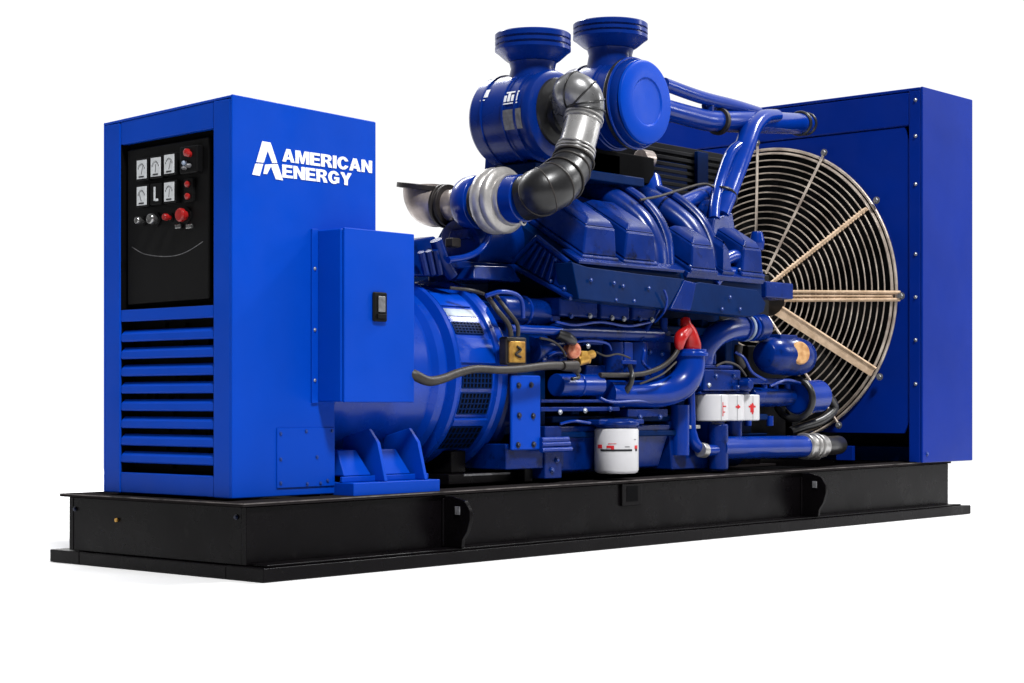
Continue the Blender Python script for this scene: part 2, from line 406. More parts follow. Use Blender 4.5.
# lettering on the near side
TX = dict(xdir=(1, 0, 0), updir=(0, 0, 1))
def arc(rx, ry, a0, a1, n=14, cx=.42, cy=.5):
    return [(cx + rx * math.cos(math.radians(a0 + (a1 - a0) * i / n)), cy + ry * math.sin(math.radians(a0 + (a1 - a0) * i / n))) for i in range(n + 1)]
GLYPH = {
 'A': (.86, [[(0, 0), (.30, 1), (.56, 1), (.86, 0), (.60, 0), (.55, .2), (.31, .2), (.26, 0)], [(.36, .38), (.50, .38), (.43, .68)]]),
 'M': (.98, [[(0, 0), (0, 1), (.34, 1), (.49, .40), (.64, 1), (.98, 1), (.98, 0), (.74, 0), (.74, .68), (.58, 0), (.40, 0), (.24, .68), (.24, 0)]]),
 'E': (.72, [[(0, 0), (0, 1), (.70, 1), (.70, .80), (.26, .80), (.26, .60), (.66, .60), (.66, .41), (.26, .41), (.26, .20), (.72, .20), (.72, 0)]]),
 'R': (.80, [[(0, 0), (0, 1), (.48, 1), (.62, .97), (.72, .88), (.75, .74), (.72, .60), (.64, .51), (.55, .47), (.66, .38), (.74, .22), (.80, 0), (.53, 0), (.47, .22), (.40, .36), (.30, .39), (.26, .39), (.26, 0)], [(.26, .57), (.26, .81), (.42, .81), (.49, .77), (.50, .69), (.48, .60), (.42, .57)]]),
 'I': (.26, [[(0, 0), (0, 1), (.26, 1), (.26, 0)]]),
 'C': (.82, [arc(.42, .52, 22, 338) + arc(.17, .31, 330, 30)]),
 'G': (.84, [arc(.42, .52, 25, 310) + [(.80, .08), (.82, .54), (.44, .54), (.44, .36), (.58, .36), (.56, .26)] + arc(.17, .31, 300, 35)]),
 'N': (.80, [[(0, 0), (0, 1), (.26, 1), (.56, .44), (.56, 1), (.80, 1), (.80, 0), (.55, 0), (.24, .58), (.24, 0)]]),
 'Y': (.84, [[(.29, 0), (.29, .40), (0, 1), (.28, 1), (.42, .64), (.56, 1), (.84, 1), (.55, .40), (.55, 0)]])}
def lettering(body, p00, width, height, label):
    total = sum(GLYPH[ch][0] for ch in body) + .055 * (len(body) - 1)
    sx = width / total; x = 0
    cu = bpy.data.curves.new('lettering', 'CURVE'); cu.dimensions = '2D'; cu.fill_mode = 'BOTH'; cu.extrude = .001
    for ch in body:
        w, polys = GLYPH[ch]
        for poly in polys:
            sp = cu.splines.new('POLY'); sp.points.add(len(poly) - 1); sp.use_cyclic_u = True
            for k, (u, v) in enumerate(poly): sp.points[k].co = ((x + u) * sx, v * height, 0, 1)
        x += w + .055
    tmp = bpy.data.objects.new('letter_source', cu); COL.objects.link(tmp)
    dg = bpy.context.evaluated_depsgraph_get(); dg.update()
    me = bpy.data.meshes.new_from_object(tmp.evaluated_get(dg)); bpy.data.objects.remove(tmp); bpy.data.curves.remove(cu)
    for v in me.vertices: v.co = Vector((p00[0] + v.co.x, p00[1] - v.co.z - .001, p00[2] + v.co.y))
    me.name = 'lettering'; me.materials.clear(); me.materials.append(M_letter)
    o = bpy.data.objects.new('lettering', me); COL.objects.link(o); attach(o, cab); o['label'] = label
lettering('AMERICAN', (.262, -.0005, 1.6605), .512, .053, 'white lettering AMERICAN')
lettering('ENERGY', (.263, -.0005, 1.5950), .390, .053, 'white lettering ENERGY')
def lp(px, py):
    return P(245 + px * 135 / 1024, 130 + py * 65 / 493, y=-.0005)
b = MB()
for poly in ([(130, 85), (192, 96), (243, 250), (205, 252), (170, 158), (140, 248), (84, 243)],
             [(78, 254), (136, 258), (110, 348), (53, 338)],
             [(152, 262), (246, 258), (287, 382), (232, 374), (195, 275), (165, 335), (138, 332)]):
    b.prism([lp(*q) for q in poly], (0, -.002, 0))
b.build('emblem', M_letter, cab, bev=0, label='white letter A emblem with a split crossbar')
# bolted cover plate low on the near side
b = MB(); b.box(.232, .552, -.006, -.0005, .322, .568); b.build('access_cover', M_sheet, cab, bev=.002)
for x, z in ((.25, .545), (.25, .44), (.25, .343), (.39, .553), (.535, .553), (.45, .445), (.395, .335), (.47, .335), (.51, .345)):
    bolt(cab, (x, -.006, z), (0, -1, 0), .006, M_blubolt)
# feet
b = MB()
for y in (.08, .70): b.box(.04, .12, y, y + .1, .2795, Z0)
b.box(.4, .5, .03, .13, .2795, Z0)
b.build('cabinet_foot', M_frame, cab, bev=0)

# ---- cable box on the cabinet's side
b = MB()
BX0, BX1, BY, BZ0, BZ1 = .455, .872, -.145, .675, 1.391
b.box(BX0, BX1, BY, -.001, BZ0, BZ1)
cbox = b.build('junction_box', M_sheet, GEN, bev=.006)
b = MB(); b.box(BX0 + .008, BX1 + .002, BY - .014, BY - .001, BZ0 - .002, BZ1 + .004); b.build('box_door', M_sheet, cbox, bev=.004)
b = MB(); b.box(BX0 - .035, BX0 - .001, -.010, -.001, BZ0 - .005, BZ1 + .005); b.build('mounting_flange', M_sheet, cbox, bev=.002)
for z in (1.23, .975, .765): bolt(cbox, (BX0 - .02, -.010, z), (0, -1, 0), .006, M_bolt)
p = P(378.5, 307, y=BY - .014)
b = MB(); b.box(p.x - .040, p.x + .040, p.y - .014, p.y - .0005, p.z - .062, p.z + .062); lt = b.build('latch', M_panel, cbox, bev=.008)
b = MB(); b.box(p.x - .016, p.x + .024, p.y - .019, p.y - .013, p.z - .022, p.z + .045); b.build('latch_handle', M_plate, cbox, bev=.004)
b = MB(); b.box(p.x - .024, p.x + .028, p.y - .022, p.y - .013, p.z - .050, p.z - .030); b.build('latch_tab', M_panel, cbox, bev=.003)

# ---- alternator
AY, AZ = .43, .80
b = MB()
b.lathe((.58, AY, AZ), (1, 0, 0), [(0, .36), (.03, .395), (.60, .398), (.62, .425), (.66, .43), (.675, .41), (.69, .41), (.70, .455), (.715, .462), (.735, .455), (.745, .437),
                                   (.98, .437), (.985, .455), (1.0, .465), (1.04, .465), (1.05, .44), (1.10, .42)], 96)
b.build('alternator', M_gray, GEN, bev=0, angle=30)
alt = COL.objects['alternator']
def drumpatch(px, py):
    return P(px, py, y=-.02)
AX0, AX1 = 1.34, 1.545
# patches from the top downwards: hatch, pale label, grille, grille, grille, ledge, black lower grille
def patch(name, x0, x1, a0, a1, mm, th=.006, r=.437, label=None):
    m = MB(); m.arcpatch(x0, x1, AY, AZ, r, math.radians(a0), math.radians(a1), th)
    return m.build(name, mm, alt, bev=.001, label=label)
def grille(x0, x1, a0, a1):
    patch('vent_grille', x0, x1, a0, a1, M_dark, .003)
    m = MB()
    k = 4
    for i in range(k + 1):
        a = math.radians(a0 + (a1 - a0) * i / k)
        m.arcpatch(x0, x1, AY, AZ, .4402, a - .006, a + .006, .004, 2)
    for i in range(9):
        xx = x0 + (x1 - x0) * i / 8
        m.arcpatch(xx - .004, xx + .004, AY, AZ, .4402, math.radians(a0), math.radians(a1), .003, 6)
    m.build('grille_mesh', M_dkblue, alt, bev=0)
patch('rating_label', AX0 - .02, AX1 - .01, 46, 52, M_label, .003, label='pale blank label strip')
patch('top_hatch', AX0 - .01, AX1 - .01, 31, 44, M_sheet, .008)
grille(AX0, AX1 - .02, 57, 64.5)
patch('centre_band', AX0 - .04, AX1 + .015, 68, 83, M_gray, .010)
grille(AX0, AX1 - .01, 86, 98); grille(AX0, AX1 - .01, 101, 114)
patch('lower_band', AX0 - .02, AX1, 117, 121, M_gray, .02)
grille(AX0 - .02, AX1, 123, 140)
# mounting feet: rail with gussets
b = MB(); b.box(XL + .004, 1.085, -.11, .10, .2795, .335); b.box(XL + .004, 1.085, -.04, -.025, .335, .36)
b.build('mounting_rail', M_sheet, alt, bev=.004)
for xg in (.755, 1.0):
    b = MB(); b.prism([(xg, -.10, .336), (xg, .16, .336), (xg, .16, .52), (xg, -.0, .56), (xg, -.055, .50)], (.018, 0, 0)); b.build('foot_gusset', M_sheet, alt, bev=.003)
for xg in (.58, .82):
    b = MB(); b.hexa([(xg, -.035, .361), (xg + .16, -.035, .361), (xg + .16, .16, .361), (xg, .16, .361), (xg + .01, .02, .47), (xg + .12, .02, .47), (xg + .12, .16, .47), (xg + .01, .16, .47)])
    b.build('foot_block', M_sheet, alt, bev=.006)

# ---- engine
b = MB()
b.box(1.98, 3.95, .26, .85, .46, 1.20)          # crankcase
b.box(2.02, 3.9, .14, .27, .47, .60)
b.box(1.68, 1.98, .04, .85, .52, 1.15)
b.hexa([(2.0, .20, .315), (3.85, .20, .315), (3.85, .75, .315), (2.0, .75, .315), (2.0, .06, .50), (3.95, .06, .50), (3.95, .86, .50), (2.0, .86, .50)])  # oil pan
b.box(2.0, 3.8, .43, .70, 1.15, 1.75)
for x in (2.2, 2.42, 2.64, 2.86, 3.08, 3.3, 3.52): b.box(x, x + .06, .055, .27, .61, 1.12)
b.box(2.02, 3.9, .03, .27, .575, .609)
b.box(2.02, 3.1, -.01, .12, .50, .53)
b.box(2.02, 3.75, .02, .27, 1.03, 1.075)
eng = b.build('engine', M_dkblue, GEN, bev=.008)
b = MB(); b.lathe((1.64, AY, AZ - .02), (1, 0, 0), [(0, .43), (.02, .45), (.07, .45), (.09, .40), (.2, .37), (.30, .36)], 64)
b.build('flywheel_housing', M_cast, eng, bev=.003)

# near cylinder bank: a sloping slab whose outer edge carries the long dark guard
SL = math.radians(31)
def bank(x, s, n):
    return Vector((x, -.15 + math.cos(SL) * s - math.sin(SL) * n, 1.335 + math.sin(SL) * s + math.cos(SL) * n))
def bblock(m, x0, x1, s0, s1, n0, n1, tx=0, ts=0):
    m.hexa([bank(x0, s0, n0), bank(x1, s0, n0), bank(x1, s1, n0), bank(x0, s1, n0),
            bank(x0 + tx, s0 + ts, n1), bank(x1 - tx, s0 + ts, n1), bank(x1 - tx, s1 - ts, n1), bank(x0 + tx, s1 - ts, n1)])
b = MB()
b.prism([(1.975, -.135, 1.17), (1.975, .23, 1.345), (1.975, .55, 1.50), (1.975, .55, 1.76), (1.975, .06, 1.462), (1.975, -.13, 1.335)], (1.62, 0, 0))
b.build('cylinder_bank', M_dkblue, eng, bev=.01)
# far bank, mirrored
b = MB()
b.prism([(1.975, .99, 1.17), (1.975, .63, 1.345), (1.975, .56, 1.50), (1.975, .56, 1.76), (1.975, .80, 1.462), (1.975, .99, 1.335)], (1.62, 0, 0))
b.build('cylinder_bank', M_dkblue, eng, bev=.01)
# ribbed end cover on the bank's left end
b = MB()
b.prism([(1.965, -.12, 1.19), (1.965, .20, 1.345), (1.965, .07, 1.455), (1.965, -.12, 1.33)], (.009, 0, 0))
def endq(u, v):   # u along the slope 0..1, v across 0..1
    a = Vector((0, -.12, 1.195)).lerp(Vector((0, .19, 1.345)), u); c = Vector((0, -.12, 1.325)).lerp(Vector((0, .075, 1.45)), u)
    return a.lerp(c, v)
for u in (.36, .50, .64, .78, .92):
    q = [endq(u, .02), endq(u + .07, .02), endq(u + .07, .98), endq(u, .98)]
    b.prism([(1.963, v.y, v.z) for v in q], (-.022, 0, 0))
q = [endq(.02, .02), endq(.28, .02), endq(.28, .98), endq(.02, .98)]
b.prism([(1.963, v.y, v.z) for v in q], (-.016, 0, 0))
b.build('end_cover', M_cast, eng, bev=.004)
# frame round the end cover
b = MB()
b.tube([(1.95, -.145, 1.17), (1.95, .24, 1.345)], .014, 10); b.tube([(1.95, -.13, 1.335), (1.95, .07, 1.47)], .014, 10)
b.tube([(1.95, .24, 1.345), (1.95, .07, 1.47)], .012, 10)
b.build('end_frame', M_cast, eng, bev=0)

# long dark guard on the bank's outer edge, two lengths
def guard(pts_top, pts_bot, y0, y1):
    m = MB()
    t_ = [P(*q, y=y0) for q in pts_top]; b_ = [P(*q, y=y1) for q in pts_bot]
    poly = t_ + b_[::-1]
    n = len(poly)
    m.prism(poly, (0, .11, 0))
    return m
m = guard(((572, 262), (588, 267), (640, 274), (685, 279)), ((579, 299), (640, 306), (668, 309)), -.165, -.185)
m.build('side_guard', M_dkblue, eng, bev=.005, label='dark blue bolted guard plate, longer length')
m = guard(((688, 286), (700, 282), (757, 290), (766, 303)), ((691, 311), (752, 317), (764, 312)), -.165, -.175)
m.build('side_guard', M_dkblue, eng, bev=.005, label='dark blue bolted guard plate, shorter length')
b = MB(); b.prism([P(685, 280, y=-.178), P(697, 283, y=-.178), P(691, 311, y=-.178), P(671, 309, y=-.178)], (0, .09, 0)); b.build('guard_bracket', M_cast, eng, bev=.006)
for px, py in ((591, 280), (614, 283), (623, 286), (649, 288), (616, 300), (634, 301), (730, 297), (722, 309), (740, 309)):
    bolt(eng, P(px, py, y=-.182), (0, -1, 0), .0075, M_blubolt)
# shelf on top of the guard
b = MB(); bblock(b, 1.99, 2.84, -.005, .12, .001, .018); bblock(b, 2.87, 3.58, -.01, .10, -.02, .010); b.build('guard_ledge', M_cast, eng, bev=.004)

# rocker covers
def cover(x0, x1, s0, s1, h, mm=M_cast):
    m = MB()
    bblock(m, x0 - .012, x1 + .012, s0 - .015, s1 + .02, .001, .030)
    a = [(x0, 0), (x1, 0)]
    n0 = .031
    m.hexa([bank(x0, s0, n0), bank(x1, s0, n0), bank(x1, s1, n0), bank(x0, s1, n0),
            bank(x0 + .02, s0 + .068, h), bank(x1 - .012, s0 + .068, h), bank(x1 - .012, s1 - .01, h), bank(x0 + .02, s1 - .01, h)])
    # chamfered crest
    m.hexa([bank(x0 + .021, s0 + .070, h + .0005), bank(x1 - .013, s0 + .070, h + .0005), bank(x1 - .013, s1 - .012, h + .0005), bank(x0 + .021, s1 - .012, h + .0005),
            bank(x0 + .055, s0 + .105, h + .026), bank(x1 - .035, s0 + .105, h + .026), bank(x1 - .035, s1 - .03, h + .026), bank(x0 + .055, s1 - .03, h + .026)])
    m.build('rocker_cover', mm, eng, bev=.010, seg=3)
cover(2.06, 2.32, .045, .44, .15); cover(2.37, 2.63, .035, .44, .15)
cover(2.90, 3.12, .005, .28, .13); cover(3.20, 3.28, .02, .26, .12); cover(3.38, 3.58, .02, .32, .14)
for x, s0 in ((2.185, .06), (2.495, .05), (3.01, .02), (3.48, .04)):
    for sx, ss in ((-.105, .03), (.105, .03), (-.105, .30), (.105, .30)):
        bolt(eng, bank(x + sx, s0 + ss - .03, .031), bank(0, 0, 1) - bank(0, 0, 0), .009, M_blubolt)
for a in range(-150, -20, 18):
    r_ = math.radians(a); bolt(eng, (1.639, AY + math.cos(r_) * .43 * 1.0, AZ - .02 - math.sin(r_) * .43), (-1, 0, 0), .010, M_blubolt)
for v in ((.05, .08), (.05, .92), (.33, .92), (.33, .08)):
    q = endq(*v); bolt(eng, (1.946, q.y, q.z), (-1, 0, 0), .008, M_blubolt)
# intake runners: thick flattened arches over the bank
def runner(x, xb, top):
    m = MB()
    m.tube([(xb, .52, 1.78), (xb + .06, .38, 1.80), (x - .02, .20, 1.72), (x + .02, .05, 1.60), (x + .02, -.04, 1.46), (x, -.075, 1.36)],
           [.080, .085, .088, .084, .074, .062], 22, sy=.75)
    m.build('intake_runner', M_cast, eng, bev=0)
    m = MB()
    m.tube([(xb + .10, .40, 1.865), (x + .06, .20, 1.80), (x + .105, .04, 1.67), (x + .11, -.05, 1.52), (x + .07, -.10, 1.37)], [.034, .040, .042, .040, .032], 14, sy=.6)
    m.build('runner_rib', M_cast, eng, bev=0)
runner(2.73, 2.62, 0); runner(3.14, 3.08, 0)
m = MB(); m.tube([(2.30, .36, 1.74), (2.5, .28, 1.715), (2.62, .12, 1.64), (2.68, .0, 1.56), (2.68, -.06, 1.46)], .022, 12); m.build('fuel_pipe', M_pipe, eng, bev=0)
m = MB(); m.tube([P(672, 228, y=.0), P(683, 240, y=-.02), P(690, 246, y=-.05), P(690, 252, y=-.06)], .018, 10); m.build('fuel_pipe', M_pipe, eng, bev=0)
# manifold box and panels above the bank
b = MB()
b.hexa([(2.35, .50, 1.70), (3.05, .50, 1.70), (3.05, .80, 1.70), (2.35, .80, 1.70), (2.38, .53, 1.98), (3.05, .53, 1.92), (3.05, .80, 1.92), (2.38, .80, 1.98)])
b.box(2.12, 2.30, .36, .5, 1.72, 1.84)
b.box(3.06, 3.8, .52, .8, 1.55, 1.80)
b.build('intake_manifold', M_cast, eng, bev=.012)
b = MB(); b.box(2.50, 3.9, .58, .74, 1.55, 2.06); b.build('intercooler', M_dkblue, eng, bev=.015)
b = MB(); b.box(3.45, 4.3, .60, 1.05, 1.72, 2.16)
for k in range(11): b.box(3.44, 4.32, .575, .599, 1.735 + .037 * k, 1.755 + .037 * k)
b.build('oil_radiator', M_darkmetal, eng, bev=.003)
b = MB(); b.box(3.95, 4.06, .55, .574, 1.72, 2.14); b.build('radiator_strap', M_dkblue, eng, bev=.004)
p = P(607, 198, y=.25)
b = MB(); b.box(p.x - .06, p.x + .06, p.y, p.y + .2, p.z - .07, p.z + .06); b.build('actuator_box', M_cast, eng, bev=.01)
p = P(610, 196, y=.34)
b = MB(); b.tube([P(606, 196, y=.3), P(616, 196, y=.28), P(624, 199, y=.26)], .06, 20); b.build('hose_joint', M_rubber, eng, bev=0)
b = MB(); b.torus(P(619, 197, y=.27), P(624, 199, y=.26) - P(606, 196, y=.3), .062, .012, 32, 8); b.build('hose_clamp', M_silver, eng, bev=0)
# right end of the bank: thermostat housings
b = MB()
q = lambda px, py, y: P(px, py, y=y)
b.hexa([q(712, 236, .02), q(737, 238, .02), q(737, 238, .02) + Vector((0, .3, 0)), q(712, 236, .02) + Vector((0, .3, 0)),
        q(714, 218, .05), q(733, 212, .05), q(733, 212, .05) + Vector((0, .25, 0)), q(714, 218, .05) + Vector((0, .25, 0))])
b.hexa([q(718, 262, -.03), q(745, 262, -.03), q(745, 262, -.03) + Vector((0, .3, 0)), q(718, 262, -.03) + Vector((0, .3, 0)),
        q(718, 246, .0), q(740, 246, .0), q(740, 246, .0) + Vector((0, .3, 0)), q(718, 246, .0) + Vector((0, .3, 0))])
b.build('thermostat_housing', M_cast, eng, bev=.012)
b = MB()
b.tube([q(700, 214, .22), q(706, 210, .20), q(712, 218, .16), q(712, 232, .14)], [.05, .06, .065, .06], 20); b.build('water_elbow', M_cast, eng, bev=0)
b = MB(); b.tube([q(720, 262, -.10), q(735, 256, -.1), q(742, 268, -.1)], .035, 14); b.tube([q(714, 285, -.12), q(725, 273, -.10), q(745, 274, -.10), q(752, 284, -.1)], .03, 12)
b.tube([q(665, 210, .2), q(680, 205, .2), q(700, 196, .25), q(722, 190, .3)], .045, 14); b.build('water_pipe', M_pipe, eng, bev=0)
b = MB(); b.tube([q(650, 180, .35), q(655, 200, .28), q(662, 206, .25)], .06, 16); b.build('water_elbow', M_pipe, eng, bev=0)
# fan hub seen past the bank
b = MB(); b.box(3.75, 4.25, .25, .62, 1.12, 1.42); b.cyl((4.25, .55, 1.3), (5.0, .75, 1.33), .11, 24); b.build('fan_drive', M_darkmetal, eng, bev=.012)
p = q(757, 242, .25); b = MB(); b.tube([p + Vector((0, 0, -.05)), p, p + Vector((0, 0, .06))], [.035, .045, .03], 14); b.build('breather_cap', M_pipe, eng, bev=.004)
p = P(768, 292, y=-.05); b = MB(); b.box(p.x - .02, p.x + .26, p.y, p.y + .16, p.z - .03, p.z + .06); b.build('end_bracket', M_cast, eng, bev=.008)

# below the guard: exhaust ports, rail, lower block face details
b = MB()
for (pa, pb) in (((560, 303), (598, 318)), ((601, 306), (630, 320)), ((633, 308), (657, 321))):
    A = P(*pa, y=-.06); B = P(*pb, y=-.06)
    b.box(A.x, B.x, -.06, .14, B.z, A.z + .03)
b.build('exhaust_port', M_cast, eng, bev=.010)
b = MB(); b.tube([P(553, 331, y=-.03), P(660, 335, y=-.03)], .035, 16); b.box(2.05, 2.95, -.02, .1, .985, 1.02); b.build('fuel_rail', M_cast, eng, bev=.004)
b = MB()
for px, r in ((613, .055), (621, .05), (634, .07)):
    b.cyl(P(px, 376, y=.02), P(px, 342, y=.02), r, 18)
b.box(2.28, 2.62, .03, .13, .80, .86)
A = P(579, 342, y=-.01); B = P(599, 337, y=-.01)
b.box(A.x, B.x, -.04, .1, A.z - .012, B.z)
b.build('tappet_housing', M_cast, eng, bev=.006)
b = MB(); b.box(P(640, 350, y=.02).x, P(668, 350, y=.02).x, .0, .11, .72, 1.05); b.build('inspection_cover', M_cast, eng, bev=.008)
b = MB(); b.tube([P(640, 340, y=-.05), P(662, 302, y=-.05)], .014, 8); b.tube([P(664, 333, y=-.05), P(664, 318, y=-.05)], .02, 8); b.build('support_strut', M_cast, eng, bev=.002)

# left upper side: gear housing blocks, hoses
b = MB()
A = lambda px, py, y: P(px, py, y=y)
b.hexa([A(412, 276, .2), A(441, 276, .2), A(441, 276, .2) + Vector((0, .4, 0)), A(412, 276, .2) + Vector((0, .4, 0)),
        A(412, 240, .22), A(436, 236, .22), A(436, 236, .22) + Vector((0, .4, 0)), A(412, 240, .22) + Vector((0, .4, 0))])
b.box(1.40, 1.95, .2, .6, 1.30, 1.345)
b.build('rear_housing', M_cast, eng, bev=.01)
b = MB()
for i, px in enumerate((424, 431, 438, 444)):
    b.tube([A(px - 3, 252 - i, .15), A(px + 2, 274, .17)], .016, 8)
b.tube([A(436, 240, .16), A(444, 262, .16), A(452, 276, .16)], .03, 10)
b.build('housing_rib', M_cast, eng, bev=0)
b = MB(); b.tube([A(448, 260, .1), A(466, 257, .1), A(480, 250, .1), A(488, 238, .12), A(490, 228, .15)], .016, 12); b.build('oil_hose', M_pipe, eng, bev=0)
b = MB(); b.tube([A(460, 246, .3), A(485, 242, .3), A(515, 242, .3)], .13, 24); b.build('oil_drain_housing', M_cast, eng, bev=.006)
b = MB(); b.hexa([A(474, 279, .12), A(522, 282, .12), A(522, 282, .12) + Vector((0, .3, 0)), A(474, 279, .12) + Vector((0, .3, 0)),
                  A(474, 265, .14), A(512, 266, .14), A(512, 266, .14) + Vector((0, .3, 0)), A(474, 265, .14) + Vector((0, .3, 0))]); b.build('rear_bracket', M_cast, eng, bev=.008)
b = MB(); p = A(457, 242, .16); b.box(p.x - .03, p.x + .03, p.y, p.y + .05, p.z - .025, p.z + .02); b.build('sensor_plug', M_darkiron, eng, bev=.008)

# starter motor and hoses at the flywheel housing
b = MB()
b.tube([A(498, 309, .05), A(512, 310, .05), A(533, 312, .05), A(548, 313, .05)], [.062, .066, .066, .055], 24, smooth=False)
b.build('starter_motor', M_cast, eng, bev=.012)
b = MB(); b.torus(A(522, 311, .05), (1, 0, 0), .067, .008, 36, 8); b.build('starter_band', M_pipe, eng, bev=0)
b = MB(); p = A(557, 312, -.01); b.box(p.x - .035, p.x + .03, p.y, p.y + .08, p.z - .05, p.z + .05); b.build('solenoid', M_pipe, eng, bev=.012)
b = MB(); b.tube([A(486, 296, -.06), A(500, 292, -.08), A(515, 294, -.08), A(522, 302, -.08), A(523, 318, -.07)], .011, 10); b.build('vent_hose', M_pipe, eng, bev=0)
b = MB(); b.tube([A(510, 329, -.05), A(560, 331, -.05)], .022, 14); b.build('drain_rail', M_pipe, eng, bev=0)
b = MB(); b.tube([A(530, 350, .04), A(560, 345, .04)], [.07, .045], 20); b.tube([A(535, 362, .04), A(562, 360, .04)], [.05, .035], 18); b.build('oil_gallery', M_cast, eng, bev=.006)
b = MB(); b.tube([A(558, 334, -.06), A(567, 338, -.08), A(574, 342, -.08)], [.025, .03, .02], 12); b.build('sensor_boot', M_rubber, eng, bev=0)
# cables
def cable(pts, r, mm=M_cable, name='cable'):
    m = MB(); m.tube(pts, r, 12); return m.build(name, mm, eng, bev=0)
cable([A(488, 297, -.03), A(497, 310, -.1), A(508, 324, -.12), A(511, 336, -.12)], .012)
cable([A(496, 296, -.03), A(506, 309, -.1), A(517, 324, -.12), A(518, 336, -.11)], .010)
cable([A(404, 372, -.10), A(414, 375, -.15), A(428, 381, -.17), A(442, 379, -.17), A(458, 373, -.165), A(476, 369, -.165), A(500, 370, -.165), A(520, 369, -.16), A(545, 366, -.15), A(566, 366, -.13), A(578, 370, -.12)], [.024, .024, .022, .020, .019, .018, .018, .018, .019, .020, .018])
b = MB(); b.tube([A(562, 366, -.14), A(576, 366, -.13)], [.024, .027], 14); b.build('cable_gland', M_darkiron, eng, bev=.004)
cable([A(574, 370, -.1), A(579, 377, -.1), A(572, 379, -.1)], .009, M_rubber)
cable([A(600, 375, -.06), A(628, 375, -.08), A(646, 373, -.09), A(663, 366, -.10), A(675, 355, -.11), A(681, 342, -.12)], .013)
cable([A(630, 366, -.05), A(632, 376, -.10), A(630, 385, -.09), A(624, 394, -.05), A(621, 405, -.02)], [.012, .013, .014, .02, .022], M_rubber)
b = MB(); p = A(631, 362, -.04); b.box(p.x - .07, p.x + .05, p.y, p.y + .08, p.z - .012, p.z + .008); b.box(p.x - .04, p.x + .03, p.y + .01, p.y + .09, p.z + .009, p.z + .1); b.build('cable_clip', M_pipe, eng, bev=.003)
# brass pieces
p = A(516, 351, -.10)
b = MB(); b.box(p.x - .066, p.x + .078, p.y, p.y + .05, p.z - .065, p.z + .065); b.build('relay_box', M_darkiron, eng, bev=.010)
b = MB(); b.box(p.x - .058, p.x + .055, p.y - .012, p.y - .0005, p.z - .055, p.z + .045); b.build('relay_plate', M_brass, eng, bev=.005)
b = MB(); b.tube([(p.x - .01, p.y - .016, p.z + .02), (p.x + .015, p.y - .016, p.z + .005), (p.x - .02, p.y - .016, p.z - .015), (p.x + .015, p.y - .016, p.z - .028)], .006, 8); b.build('relay_terminal', M_darkiron, eng, bev=0)
p = A(575, 350.5, -.06)
b = MB(); b.lathe(p + Vector((0, .05, 0)), (-.25, -1, 0), [(0, .03), (.03, .033), (.034, .04), (.062, .04), (.07, .03), (.071, .001)], 24); b.build('pressure_sender', M_copper, eng, bev=.002)
b = MB(); b.cyl(A(577, 361, -.05), A(587, 358, -.06), .028, 16); b.cyl(A(585, 357, -.06), A(593, 354, -.06), .022, 12); b.box(A(582, 355, -.06).x - .02, A(582, 355, -.06).x + .03, -.075, -.03, A(582, 355, -.06).z - .03, A(582, 355, -.06).z + .02); b.cyl(A(590, 356, -.06), A(588, 363, -.06), .012, 10)
b.build('drain_valve', M_brass, eng, bev=.004)
# bracket plate with bolts, feet
b = MB(); b.box(A(512, 412, -.07).x, A(541, 412, -.07).x, -.07, -.052, .45, .80); b.build('bracket_plate', M_sheet, eng, bev=.008)
for px, py in ((518.5, 385.5), (531, 385), (519, 415.5), (533, 416), (518, 445), (533.5, 444.5)): bolt(eng, P(px, py, y=-.0705), (0, -1, 0), .011, M_dkbolt)
b = MB()
b.box(1.60, 2.02, -.04, .3, .36, .48); b.box(A(545, 460, -.05).x, A(562, 460, -.05).x, -.05, .3, .309, .56)
b.build('engine_foot', M_cast, eng, bev=.006)
b = MB()
for py in (440, 444.5, 450): b.cyl(A(541, py, -.08), A(570 - (447 - py) * .3, py - 1, -.08), .013, 10)
b.build('foot_stud', M_pipe, eng, bev=.001)
b = MB(); b.tube([A(556, 385, -.02), A(598, 385, -.02)], .055, 22); b.torus(A(577, 385, -.02), (1, 0, 0), .056, .006, 28, 6); b.build('oil_cooler', M_pipe, eng, bev=.006)
b = MB(); b.box(A(541, 405, -.06).x, A(622, 405, -.06).x, -.06, .12, .672, .688); b.box(A(541, 415, -.07).x, A(620, 412, -.07).x, -.07, .12, .63, .652)
b.box(A(628, 412, -.05).x, A(668, 412, -.05).x, -.05, .12, .60, .64); b.build('side_rail', M_cast, eng, bev=.005)
b = MB(); b.hexa([(2.02, .02, .335), (2.9, .05, .335), (2.9, .4, .335), (2.02, .4, .335), (2.02, .0, .56), (2.95, .0, .56), (2.95, .4, .56), (2.02, .4, .56)]); b.build('oil_pan', M_cast, eng, bev=.012)
b = MB(); b.box(1.32, 1.78, .06, .25, .295, .345); b.box(1.78, 1.84, .0, .25, .295, .38); b.box(1.4, 1.5, .12, .3, .345, .45); b.build('vibration_mount', M_frame, eng, bev=.006)
b = MB(); b.box(1.42, 1.74, .056, .0595, .334, .343); b.build('mount_strip', M_plate, eng, bev=0)

